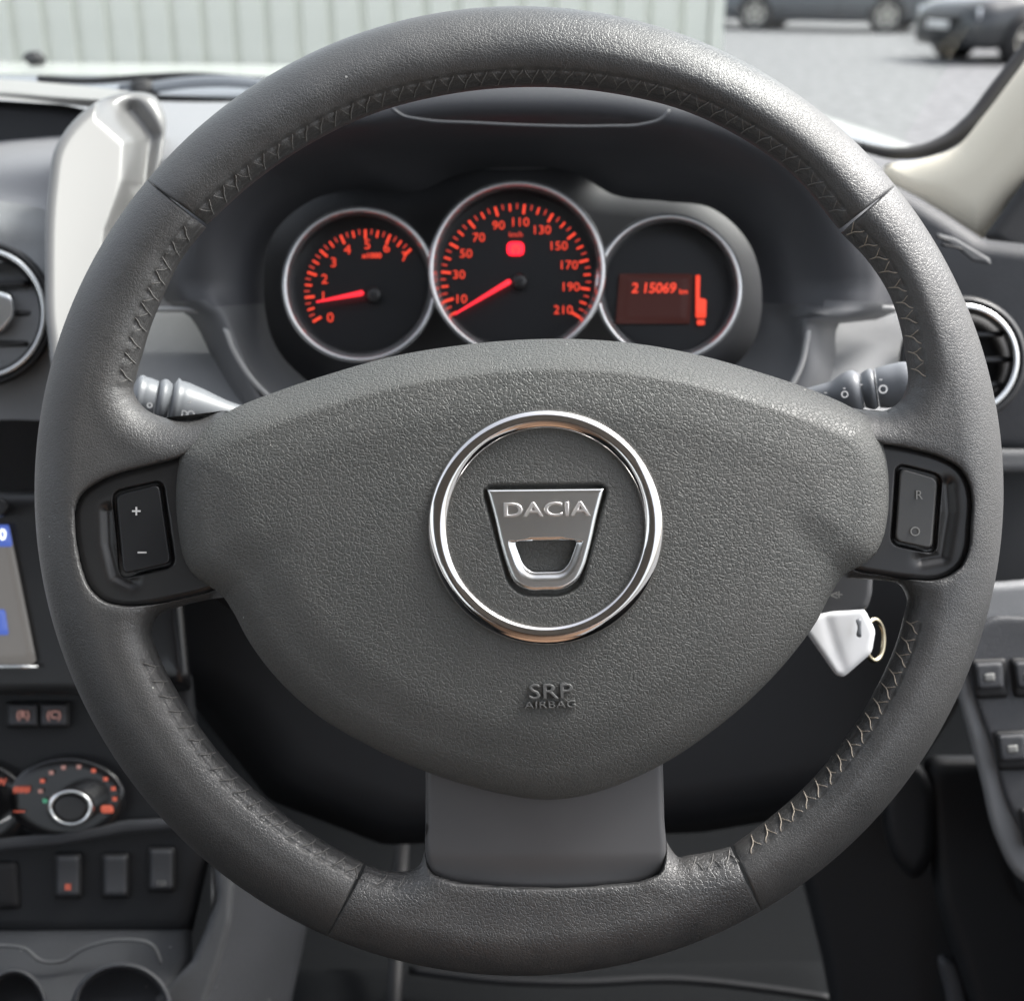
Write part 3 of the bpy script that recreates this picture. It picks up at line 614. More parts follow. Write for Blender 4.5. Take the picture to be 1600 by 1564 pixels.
# piano black fascia below left vent
plate('fascia_panel', rpoly([(-100,560),(200,560),(260,700),(300,1080),(-100,1080)], 10), .79, M['gloss_black'], dash, n=160, rings=10, rw=10, rh=.002, thick=.02)
# lower centre stack
stack = plate('centre_stack', rpoly([(-100,1050),(300,1050),(330,1330),(300,1460),(-100,1462)], 10), .80, M['dash_dark'], dash, n=200, rings=16, rw=10, rh=.003, thick=.03)
plate('stack_ledge', [(-100,1318),(90,1300),(200,1280),(320,1275),(325,1290),(200,1302),(90,1322),(-100,1340)], .792, M['dash'], dash, n=120, rings=8, rw=8, rh=.003, thick=.012)
# ------------------------------------------------------------------ touch screen
scr = thing('touch_screen_unit', cs(20, 1040, .775), 'black touch screen unit with blue strip at the left edge of the dash', 'screen')
plate('screen_bezel', rpoly([(-140,768),(84,768),(100,800),(150,1085),(-140,1085)], 12), .782, M['satin'], scr, n=160, rings=14, rw=7, rh=.003, thick=.03)
p = plate('screen', [(-140,820),(14,820),(58,1038),(-140,1038)], .779, M['screen'], scr, n=60, rings=6, rw=1, rh=0, thick=.0005)
plate('status_strip', [(-140,820),(14,820),(20,854),(-140,854)], .7780, M['screen_blue'], scr, n=60, rings=3, rw=1, rh=0, thick=.0004)
plate('icon_tile', [(-140,952),(8,952),(14,992),(-140,992)], .7780, M['screen_blue'], scr, n=60, rings=3, rw=1, rh=0, thick=.0004)
put('numeral', text_me('0', 24, M['lit_white'], ext=.2, bold=.3), p, 4, 836, .7775)
plate('bezel_edge', [(-140,1039),(60,1039),(60,1045),(-140,1045)], .777, M['chrome_dull'], scr, n=60, rings=3, rw=2, rh=.0006, thick=.001)
plate('screen_knob', [(-2+16*math.cos(t), 792+16*math.sin(t)) for t in np.linspace(0, 6.28, 40, endpoint=False)], .765, M['satin'], scr, n=40, rings=8, rw=6, rh=.003, thick=.015)
# ------------------------------------------------------------------ small switches and heater controls
def sw(px, py, w_, h_, label, icon=None, im='icon', D=.795, iy=0, grp=None, isz=14):
    t = thing('push_switch', cs(px, py, D), label, 'switch', grp)
    plate('switch_frame', rpoly([(px-w_/2-5,py-h_/2-5),(px+w_/2+5,py-h_/2-5),(px+w_/2+5,py+h_/2+5),(px-w_/2-5,py+h_/2+5)], 5), D+.0015, M['rubber'], t, n=60, rings=5, rw=3, rh=.001, thick=.004)
    k = plate('switch_cap', rpoly([(px-w_/2,py-h_/2),(px+w_/2,py-h_/2),(px+w_/2,py+h_/2),(px-w_/2,py+h_/2)], 4), D-.002, M['dash'], t, n=60, rings=7, rw=4, rh=.001, thick=.004, zf=lambda P, d: -.0008*(1-((P[:, 1]-py)/(h_/2))**2))
    if icon: put('symbol', text_me(icon, isz, M[im], ext=.2, bold=.3), k, px, py+iy, D-.0026)
    return t
sw(36, 1117, 44, 32, 'wide flat switch below the screen with pink defrost mark, left of its pair', '(R)', grp='switches below the screen', isz=17)
sw(84, 1117, 40, 32, 'wide flat switch below the screen with pink mark, right of its pair', '(C)', grp='switches below the screen', isz=17)
sw(106, 1368, 34, 62, 'tall dash switch with small orange mark above the cup holders', 'III', 'icon_red', iy=18, grp='tall switches on the lower dash', isz=13)
sw(180, 1368, 34, 62, 'plain blank tall dash switch, middle one above the cup holders', None, grp='tall switches on the lower dash')
sw(252, 1358, 34, 62, 'tall dash switch with faint grey mark nearest the wheel rim', '123', 'grey_print', iy=22, grp='tall switches on the lower dash', isz=11)
plate('pocket', rpoly([(-100,1345),(28,1345),(32,1420),(-100,1424)], 6), .797, M['rubber'], dash, n=60, rings=5, rw=5, rh=.002, thick=.004)
heat = thing('heater_dial', cs(110, 1262, .79), 'round black heater knob with silver rim and ring of red dots', 'control knob')
plate('dial_plate', [(105+92*math.cos(t), 1248+66*math.sin(t)) for t in np.linspace(0, 6.283, 80, endpoint=False)], .7925, M['gloss_black'], heat, n=80, rings=8, rw=6, rh=.001, thick=.004)
th = np.linspace(0, 2*math.pi, 72, endpoint=False)
prof = [(38, -.002), (37, .010), (34, .0145), (30, .0150), (28, .0135)]
X = 110+np.array([p[0] for p in prof])[None]*np.cos(th)[:, None]; Y = 1262+np.array([p[0] for p in prof])[None]*np.sin(th)[:, None]*.82
mk('knob_rim', cs(X, Y, .790-np.array([p[1] for p in prof])[None]+0*X).reshape(-1, 3), gridf(72, 5, cu=True), M['chrome_dull'], heat)
plate('knob', [(110+30*math.cos(t), 1262+25*math.sin(t)) for t in np.linspace(0, 6.283, 60, endpoint=False)], .777, M['satin'], heat, n=60, rings=8, rw=8, rh=.002, thick=.012)
dotm = {m_: raw_me('dot', *bevel_box(-3.4, 3.4, -3.0, 3.0, -.3, .5, .6), M[m_]) for m_ in ('icon', 'icon_red', 'icon_green')}
for k, (x, y) in enumerate([(70,1251),(63,1236),(66,1220),(80,1207),(99,1199),(123,1198),(146,1204),(165,1217),(177,1232),(179,1248)]):
    put('dot', dotm['icon_green' if k == 0 else 'icon' if k in (1, 3, 4, 5) else 'icon_red'], heat, x, y, .7905)
plate('red_zone', rpoly([(157,1258),(176,1258),(178,1270),(158,1270)], 4), .7905, M['icon_red'], heat, n=30, rings=3, rw=2, rh=.0003, thick=.0006)
fan = thing('fan_dial', cs(-30, 1270, .79), 'second heater dial with orange symbols cut off by the left edge of the photo', 'control knob')
plate('dial_plate', [(-46+92*math.cos(t), 1258+72*math.sin(t)) for t in np.linspace(0, 6.283, 80, endpoint=False)], .7935, M['gloss_black'], fan, n=80, rings=8, rw=6, rh=.001, thick=.004)
for s, x, y in (('W', 2, 1222), ('###', 34, 1233), ('~~', 30, 1267)): put('symbol', text_me(s, 15, M['icon_red'], ext=.2, bold=.3), fan, x, y, .7908)
tube('pointer', cs(np.array([-12, 2, 16]), np.array([1288, 1284, 1276]), .788), .0007, M['white'], fan, seg=6)
plate('knob', [(-40+36*math.cos(t), 1266+30*math.sin(t)) for t in np.linspace(0, 6.283, 60, endpoint=False)], .777, M['satin'], fan, n=60, rings=8, rw=8, rh=.002, thick=.012)

# ------------------------------------------------------------------ CENTRE CONSOLE, FOOTWELL
con = thing('centre_console', cs(120, 1560, .80), 'dark centre console with cup holders and a curved grey side rail', 'console')
plate('console_top', [(-100,1452),(300,1448),(300,1500),(240,1620),(-100,1640)], lambda x, y: .80-(np.asarray(y)-1450)*.0003, M['dash'], con, n=160, rings=14, rw=10, rh=.004, thick=.03)
RAIL = [(330,1330),(338,1400),(322,1450),(300,1500),(262,1540),(215,1580),(180,1640),(300,1640),(325,1560),(345,1500),(362,1440),(368,1340)]
plate('side_rail', RAIL, .765, M['dash_lit'], con, centre=(330,1480), n=200, rings=20, rw=12, rh=.006, thick=.04)
plate('console_side', [(340,1330),(500,1330),(490,1400),(440,1640),(230,1640),(320,1560),(350,1460)], lambda x, y: .78+(np.asarray(x)-330)*.0003, M['dash'], con, n=160, rings=14, rw=8, rh=.003, thick=.04)
def cup(cx, cy, rx, ry):
    prof = [(1.10, -.001), (1.04, .004), (1.0, .004), (.96, 0), (.90, -.03), (.86, -.06), (.3, -.062)]
    t = np.linspace(0, 2*math.pi, 72, endpoint=False)
    pr = np.array([p[0] for p in prof]); pz = np.array([p[1] for p in prof])
    X = cx+pr[None]*rx*np.cos(t)[:, None]; Y = cy+pr[None]*ry*np.sin(t)[:, None]
    mk('cup_holder', cs(X, Y, .755-pz[None]+0*X).reshape(-1, 3), gridf(72, len(prof), cu=True), M['dash'], con)
cup(22, 1580, 48, 62); cup(190, 1575, 72, 66)
L = spline([(-100,1478),(0,1477),(40,1482),(62,1500),(95,1502),(130,1482),(190,1468),(240,1478),(252,1505)], 60)
tube('tray_edge', cs(L[:, 0], L[:, 1], .775), .0012, M['dash_lit'], con, seg=8)
floor = sheet('footwell_floor', [[(-300,900,1.35),(800,900,1.35),(2100,900,1.35)], [(-300,1250,1.3),(800,1250,1.3),(2100,1250,1.3)], [(-300,1800,.95),(800,1800,.95),(2100,1800,.95)]], M['carpet'], None, kind='structure')
foot = thing('brake_pedal', cs(700, 1500, 1.05), 'dark pedal arm hanging in the footwell below the wheel', 'pedal')
tube('pedal_arm', cs(np.array([630, 622, 618, 612]), np.array([1300, 1420, 1520, 1620]), np.array([1.12, 1.08, 1.04, 1.0])), .006, M['rubber'], foot)
plate('pedal_pad', rpoly([(560,1590),(690,1590),(690,1680),(560,1680)], 10), .99, M['rubber'], foot, n=60, rings=6, rw=8, rh=.004, thick=.02)
acc = thing('floor_mat', cs(900, 1600, 1.0), 'dark ribbed floor mat under the steering wheel', 'floor mat')
plate('mat', rpoly([(450,1515),(1310,1500),(1340,1700),(430,1700)], 20), lambda x, y: 1.09-(np.asarray(y)-1500)*.0006, M['carpet'], acc, n=120, rings=8, rw=14, rh=.006, thick=.01)
L = spline([(640,1515),(760,1530),(900,1535),(1050,1530),(1200,1545),(1300,1560)], 40)
tube('mat_border', cs(L[:, 0], L[:, 1], 1.06-(L[:, 1]-1500)*.0006), .0035, M['dash_dark'], acc, seg=8)
side = thing('footwell_side_trim', cs(1350, 1560, .95), 'dark kick panel between the pedals and the door', 'trim panel')
plate('kick_panel', [(1250,1360),(1420,1200),(1600,1200),(1650,1640),(1310,1640),(1285,1500)], lambda x, y: .95-(np.asarray(x)-1300)*.00012, M['dash_dark'], side, n=160, rings=16, rw=14, rh=.008, thick=.05)
plate('sill_highlight', spline([(1470,1490),(1495,1500),(1515,1560),(1530,1640),(1480,1640),(1478,1560)], 60, True), .885, M['dash'], side, n=60, rings=10, rw=16, rh=.008, thick=.01)  # paler sliver stands in for a highlight on the dark trim
plate('release_lever', spline([(1385,1230),(1430,1190),(1455,1220),(1462,1290),(1452,1350),(1430,1372),(1402,1350),(1380,1290)], 100, True), .86, M['dash_dark'], side, n=100, rings=12, rw=20, rh=.012, thick=.03)

# ------------------------------------------------------------------ STALKS, COLUMN, KEY
def lathe_stalk(name, p0, p1, prof, label, marks):
    """p0,p1: (px,py,D) axis ends; prof: (fraction, radius m, material)"""
    a, b = cs(*p0), cs(*p1); t = th_ = thing(name, a, label, 'control stalk')
    ax = b-a; L = np.linalg.norm(ax); ax /= L; u = np.cross(ax, FV); u /= np.linalg.norm(u); v = np.cross(ax, u)
    tt = np.linspace(0, 2*math.pi, 40, endpoint=False)
    for nm, pts, m_ in prof:
        pts = np.array(pts); P_ = spline(np.c_[pts, np.zeros(len(pts))], 24)
        V = a+P_[:, 0][:, None, None]*L*ax+(P_[:, 1][:, None, None])*(np.cos(tt)[None, :, None]*u+1.0*np.sin(tt)[None, :, None]*v)
        F = [tuple(f) for f in gridf(24, 40, cv=True).tolist()]+[tuple(range(40)), tuple(range(23*40, 24*40))]
        o = mk(nm, V.reshape(-1, 3), F, m_, t)
    for s, x, y, D, sz, r in marks: put('symbol', text_me(s, sz, M['white'], ext=.2, bold=.4), t, x, y, D, rot=r)
    return t
lathe_stalk('light_stalk', (205,622,.585), (400,660,.60), [('end_cap', [(0,.006),(.03,.0100),(.10,.0106),(.19,.0098)], M['stalk']), ('collar', [(.195,.0092),(.20,.0097),(.29,.0099),(.30,.0094)], M['stalk']),
    ('stalk_body', [(.305,.0094),(.31,.0110),(.36,.0119),(.50,.0108),(.75,.0072),(1,.0055)], M['stalk'])], 'grey light stalk with white symbols on the left behind the rim',
    [('o', 234, 632, .5735, 18, -10), ('D', 288, 647, .5735, 14, -10), ('O', 298, 648, .5735, 16, -10), ('-', 296, 627, .573, 16, 0)])
lathe_stalk('wiper_stalk', (1425,598,.585), (1240,628,.60), [('end_cap', [(0,.0092),(.04,.0098),(.14,.0098),(.24,.0094),(.29,.0088)], M['stalk']), ('collar', [(.295,.0080),(.30,.0083),(.40,.0079),(.41,.0076)], M['stalk']),
    ('stalk_body', [(.415,.0076),(.42,.0079),(.7,.0062),(1,.0045)], M['stalk'])], 'grey wiper stalk with white symbols on the right behind the rim',
    [('O', 1380, 609, .5725, 19, 10), ('-', 1376, 592, .572, 16, 0), ('-', 1346, 600, .576, 13, 0), ('O', 1320, 617, .579, 15, 10), ('-', 1319, 606, .579, 13, 0), ('-', 1290, 613, .583, 12, 0)])
colm = thing('steering_column_shroud', cs(1200, 900, .60), 'dark plastic steering column shroud with a pale arrow mark beside the key', 'column shroud')
plate('lock_housing', rpoly([(1240,880),(1364,890),(1362,930),(1354,953),(1280,966),(1220,950)], 8), .575, M['shroud'], colm, n=120, rings=16, rw=6, rh=.003, thick=.06)
put('symbol', text_me('<', 22, M['grey_print'], ext=.2, bold=.3), colm, 1303, 931, .571, rot=0)
put('symbol', text_me('+', 22, M['grey_print'], ext=.2, bold=.1), colm, 1311, 930, .571, rot=0)
key = thing('ignition_key', cs(1315, 960, .58), 'silver car key pushed into the column beside the right spoke', 'key')
plate('key_head', rpoly([(1240,968),(1300,955),(1350,950),(1368,985),(1362,1020),(1318,1058),(1306,1055),(1262,992)], 8), lambda x, y: .572+(np.asarray(x)-1262)*.00003, M['key_grey'], key, n=160, rings=16, rw=9, rh=.0018, thick=.006,
      zf=lambda P, d: -.0012*gauss(dist(P, np.array([(1290,965),(1300,1000),(1318,1050)], float)), 10)*.4)
plate('key_slot', spline([(1338,968),(1344,966),(1346,980),(1344,996),(1339,994),(1340,980)], 40, True), .5695, M['stalk'], key, n=40, rings=3, rw=2, rh=.0004, thick=.001)
kr = thing('key_ring', cs(1363, 995, .572), 'small brass coloured ring through the key head', 'key ring')
t = np.linspace(0, 2*math.pi, 49)
brass = mat('brass', (.62, .55, .40), .25, 1)
tube('ring', cs(1360+16*np.cos(t)*.9+6, 1000+32*np.sin(t), (.586+.004*np.cos(t))), .0012, brass, kr, caps=False)

# ------------------------------------------------------------------ PILLAR, SEAL, DOOR
pil = thing('windscreen_pillar', cs(1500, 330, .97), 'cream cloth trimmed windscreen pillar with black rubber seal at upper right', 'pillar')
PL = spline([(1380,262),(1430,252),(1492,232),(1535,184),(1590,112),(1720,-60),(1950,-60),(1760,180),(1640,262),(1588,310),(1552,356),(1536,374),(1500,356),(1450,326),(1400,296)], 300, True)
plate('pillar_trim', PL, lambda x, y: .93+.00035*(1480-np.asarray(x)).clip(-200, 120), M['cream'], pil, centre=(1560,250), n=300, rings=40, rw=50, rh=.02, thick=.03, kpow=1.3)
L = spline([(1345,230),(1395,240),(1440,237),(1480,222),(1515,196),(1560,140),(1610,76),(1720,-80)], 90)
tube('seal', cs(L[:, 0], L[:, 1], .98), [.0035+.0035*min(1, i/30) for i in range(90)], M['rubber'], pil, seg=14)
L2 = spline([(1330,196),(1370,216),(1400,228),(1450,222)], 30)
door = thing('driver_door', cs(1620, 1000, .72), 'dark door panel with armrest and window switches at right edge', 'door')
plate('quarter_panel', rpoly([(1535,372),(1566,330),(1600,282),(1760,150),(1800,520),(1640,480),(1575,392)], 8), .88, M['rubber'], door, n=120, rings=10, rw=14, rh=.006, thick=.03)
plate('door_skin', rpoly([(1540,640),(1900,640),(1900,1400),(1600,1420),(1500,1100),(1520,800)], 16), .84, M['dash_dark'], door, n=160, rings=16, rw=20, rh=.01, thick=.03)
plate('door_pocket', rpoly([(1440,1180),(1900,1180),(1900,1700),(1560,1700),(1460,1400)], 20), .87, M['dash_dark'], door, n=160, rings=16, rw=20, rh=.01, thick=.03)
plate('armrest', spline([(1478,1010),(1520,915),(1575,908),(1900,930),(1900,1420),(1660,1400),(1590,1370),(1556,1310),(1530,1210),(1500,1100)], 260, True), .735, M['cowl'], door, centre=(1680,1180), n=260, rings=36, rw=14, rh=.007, thick=.05, kpow=1.3)
plate('armrest_top', spline([(1506,1020),(1545,965),(1600,962),(1900,970),(1900,1340),(1680,1340),(1610,1318),(1580,1270),(1550,1170),(1520,1080)], 220, True), .7305, M['dash'], door, centre=(1680,1150), n=220, rings=24, rw=8, rh=.003, thick=.02, kpow=1.3)
def winsw(px, py, label):
    t = thing('window_switch', cs(px, py, .726), label, 'window switch', 'window switches on the door armrest')
    plate('switch_frame', rpoly([(px-30,py-28),(px+26,py-30),(px+30,py+32),(px-22,py+34)], 6), .7275, M['rubber'], t, n=60, rings=5, rw=3, rh=.001, thick=.006)
    k = plate('switch_cap', rpoly([(px-24,py-22),(px+20,py-24),(px+23,py+18),(px-18,py+20)], 6), .7235, M['dash'], t, n=60, rings=8, rw=6, rh=.002, thick=.006)
    plate('symbol', rpoly([(px-9,py-5),(px+8,py-7),(px+9,py+6),(px-8,py+7)], 4), .7228, M['grey_print'], k, n=40, rings=3, rw=3, rh=.0004, thick=.0006)
winsw(1546, 1058, 'window switch at the front left of the armrest, fully in view'); winsw(1608, 1056, 'window switch cut by the right edge beside the fully visible one'); winsw(1582, 1170, 'lone window switch on the lower row of the armrest')
winsw(1622, 1290, 'lowest window switch, barely showing at the right edge of the armrest')

# ------------------------------------------------------------------ OWN CAR FRONT: scuttle, bonnet, wiper, windscreen
paint = mat('bonnet_paint', (.60, .62, .58), .28, .1, coat=.5)
bon = thing('car_bonnet', cs(300, 120, 1.8), 'pale painted bonnet rising beyond the windscreen at upper left', 'bonnet')
sheet('bonnet_panel', [[(-250,112,1.42),(200,118,1.40),(500,122,1.40),(900,135,1.42),(1250,190,1.42),(1480,260,1.42)], [(-250,104,1.7),(200,107,1.7),(500,110,1.7),(900,125,1.7),(1250,178,1.7),(1480,250,1.7)], [(-250,97,2.3),(200,99,2.3),(500,103,2.3),(900,118,2.3),(1250,172,2.2),(1480,246,2.1)]], paint, bon)
tube('washer_jet', cs(np.array([45, 50, 56, 62]), np.array([100, 93, 92, 99]), 1.9), .012, M['rubber'], bon)
scut = thing('scuttle_panel', cs(300, 150, 1.25), 'grey plastic scuttle strip below the windscreen', 'scuttle panel')
scm = mat('scuttle_plastic', (.20, .215, .24), .6, bump=[('noise', 400, .3, .001)])
sheet('scuttle', [[(-250,160,1.2),(200,158,1.2),(900,165,1.2),(1300,215,1.2),(1500,290,1.2)], [(-250,136,1.3),(200,134,1.3),(900,140,1.3),(1300,205,1.3),(1500,280,1.3)], [(-250,118,1.4),(200,120,1.4),(900,134,1.4),(1300,196,1.4),(1500,270,1.42)]], scm, scut)
wip = thing('windscreen_wiper', cs(260, 135, 1.22), 'black windscreen wiper lying along the foot of the glass', 'wiper')
L = spline([(60,124,1.24),(140,127,1.235),(220,122,1.23),(300,119,1.225),(380,124,1.22),(460,130,1.22)], 60)
tube('wiper_blade', cs(L[:, 0], L[:, 1], L[:, 2]), .0035, M['rubber'], wip)
L = spline([(190,141,1.24),(230,138,1.23),(290,130,1.225),(360,128,1.22),(440,136,1.22)], 60)
tube('wiper_arm', cs(L[:, 0], L[:, 1], L[:, 2]), .0055, scm, wip)
tube('wiper_pivot', cs(np.array([215, 222, 232, 245]), np.array([150, 143, 139, 137]), 1.23), [.012, .012, .010, .006], M['rubber'], wip)
L = spline([(-250,152),(0,152),(200,152),(340,157),(900,165),(1250,205),(1400,240)], 80)
glassm = bpy.data.materials.new('windscreen_glass'); glassm.use_nodes = True; t = glassm.node_tree; t.nodes.clear()
o_ = t.nodes.new('ShaderNodeOutputMaterial'); mx = t.nodes.new('ShaderNodeMixShader'); tr = t.nodes.new('ShaderNodeBsdfTransparent'); gl = t.nodes.new('ShaderNodeBsdfGlossy'); fr = t.nodes.new('ShaderNodeFresnel')
tr.inputs[0].default_value = (.93, .96, .94, 1); gl.inputs['Roughness'].default_value = .02; fr.inputs[0].default_value = 1.3
t.links.new(fr.outputs[0], mx.inputs[0]); t.links.new(tr.outputs[0], mx.inputs[1]); t.links.new(gl.outputs[0], mx.inputs[2]); t.links.new(mx.outputs[0], o_.inputs[0])
ws = thing('windscreen', cs(800, 160, 1.18), 'clear raked windscreen pane above the dashboard', 'windscreen')
b0 = [np.array(cs(x, y, d)) for x, y, d in ((-400,152,1.19),(100,152,1.19),(600,158,1.19),(1000,172,1.17),(1400,240,1.06))]
V = []; nB = len(b0)
for k in range(8):
    for q in b0: V.append(q+np.array([-(q[0]-.1)*.10*k/7, -.62*k/7, .40*k/7]))
F = gridf(8, nB, flip=True)
mk('glass_pane', np.array(V), F, glassm, ws)
tube('glass_foot', cs(L[:, 0], L[:, 1], 1.185), .003, M['rubber'], ws)

# ------------------------------------------------------------------ UNSEEN CABIN SHELL, ADDED TO SHAPE LIGHT AND REFLECTIONS
rl_ = thing('unseen_roof_lining', (-.37, -.6, 1.56), 'unseen pale roof lining added above and behind the driver to block light', 'roof lining')  # out of view, added to block light from above and behind
lin = mat('lining_cloth', (.42, .41, .38), .9)
xs = np.linspace(-1.05, .33, 24); ys = np.linspace(-1.7, .30, 24)
XX, YY = np.meshgrid(xs, ys, indexing='ij'); ZZ = 1.60-.10*((XX+.36)/.7)**4-.05*np.clip((YY+.1)/.4, 0, 1)**2
top = np.stack([XX, YY, ZZ], -1).reshape(-1, 3)
mk('lining', np.vstack([top, top+[0, 0, .04]]), np.vstack([gridf(24, 24), gridf(24, 24, flip=True)+576]), lin, rl_)
seat = thing('unseen_driver_seat', (0, -.62, .55), 'unseen brown driver seat added behind the viewer for shading and chrome reflections', 'seat')  # out of view, added to darken the back and show in chrome
fab = mat('seat_reflection_brown', (.20, .12, .075), .8, bump=[('noise', 900, .3, .0005)])  # invented brown, gives the badge chrome its warm reflections
def pad(nm, c, r, e=3.2):
    u = np.linspace(-math.pi/2, math.pi/2, 20); v = np.linspace(0, 2*math.pi, 32, endpoint=False)
    f = lambda q: np.sign(q)*np.abs(q)**(2/e)
    X = r[0]*f(np.cos(u))[:, None]*f(np.cos(v))[None]; Y = r[1]*f(np.cos(u))[:, None]*f(np.sin(v))[None]; Z = r[2]*f(np.sin(u))[:, None]+0*v[None]
    V = np.stack([X+c[0], Y+c[1]-.3*Z*(r[2] > .25), Z+c[2]], -1).reshape(-1, 3); mk(nm, V, gridf(20, 32, cv=True), fab, seat)
flr = mk('unseen_car_floor', [(-1.15,-1.8,.30),(.46,-1.8,.30),(.46,.9,.30),(-1.15,.9,.30),(-1.15,-1.8,.26),(.46,-1.8,.26),(.46,.9,.26),(-1.15,.9,.26)], [(0,1,2,3),(7,6,5,4),(0,4,5,1),(1,5,6,2),(2,6,7,3),(3,7,4,0)], M['carpet'], None, False, kind='structure')  # unseen floor added to stop ground bounce and darken the lower cabin
def side_wall(nm, x0, y0, y1, z0, z1, m_, par, th_=.05):
    ys_ = np.linspace(y0, y1, 12); zs_ = np.linspace(z0, z1, 10); Y, Z = np.meshgrid(ys_, zs_, indexing='ij')
    X = x0+.025*np.sin((Z-z0)/(z1-z0)*math.pi)*th_/abs(th_)
    a = np.stack([X, Y, Z], -1).reshape(-1, 3); mk(nm, np.vstack([a, a+[th_, 0, 0]]), np.vstack([gridf(12, 10), gridf(12, 10, flip=True)+120]), m_, par)
side_wall('unseen_door_panel', .44, -.75, .80, .30, .98, M['dash_dark'], door)  # unseen panel added to cut low side light
pdr = thing('unseen_passenger_door', (-1.15, 0, .3), 'unseen dark passenger side door panel added at the left to cut low light', 'door')
side_wall('unseen_door_panel', -1.15, -1.7, .9, .30, .98, M['dash_dark'], pdr, -.05)  # unseen too, added against low sky light and ground bounce
rear = thing('unseen_rear_wall', (-.37, -1.75, .3), 'unseen dark wall added behind the seats to cut light from the rear', 'cabin wall')  # unseen wall added to close the cabin against light from behind
mk('bulkhead', box_v(-1.15, .46, -1.80, -1.72, .30, 1.15)[0], box_v(0, 1, 0, 1, 0, 1)[1], M['dash_dark'], rear, False)
pad('backrest', (0, -.60, .98), (.27, .08, .36)); pad('headrest', (0, -.78, 1.46), (.14, .06, .10)); pad('cushion', (0, -.30, .58), (.27, .28, .09))
# ------------------------------------------------------------------ OUTSIDE: ground, container wall, cars
asph = mat('asphalt', (.115, .117, .12), .85, bump=[('noise', 60, .5, .01)], var=(7, (.20, .203, .206), .40, .62))
V = [(-150, -60, 0), (150, -60, 0), (150, 260, 0), (-150, 260, 0)]
gr = mk('ground', V, [(0, 1, 2, 3)], asph, None, False, kind='structure')
wallm = mat('cladding_paint', (.82, .83, .75), .55, bump=[('noise', 30, .1, .01)], var=(2.5, (.73, .745, .67), .4, .7))
wy = 8.75; wx1 = (1127-CX)*8.1/F_PX
cl = thing('cladding_wall', (-2, wy, 0), 'pale green corrugated metal wall standing beyond the bonnet', 'wall')
mk('wall_backing', box_v(-6.2, wx1, wy, wy+.12, 0, 3.0)[0], box_v(0, 1, 0, 1, 0, 1)[1], wallm, cl, False)
pw, gap = .165, .034; pan = None
def panel_me():
    x0, x1 = -pw/2, pw/2; d = .035; s_ = .012
    V = [(x0, 0, 0), (x0+s_, -d, 0), (x1-s_, -d, 0), (x1, 0, 0)]; V = V+[(x, y, 3.0) for x, y, _ in V]
    return raw_me('panel', V, [(0, 1, 5, 4), (1, 2, 6, 5), (2, 3, 7, 6), (4, 5, 6, 7)], wallm)
pme = panel_me(); x = wx1-.14
while x > -6.1:
    o = bpy.data.objects.new('panel', pme); COL.objects.link(o); o.parent = cl; o.location = (x+2, 0-.001, 0); x -= pw+gap
mk('corner_post', box_v(wx1-.05, wx1+.03, wy-.05, wy-.002, 0, 3.0)[0], box_v(0, 1, 0, 1, 0, 1)[1], wallm, cl, False)

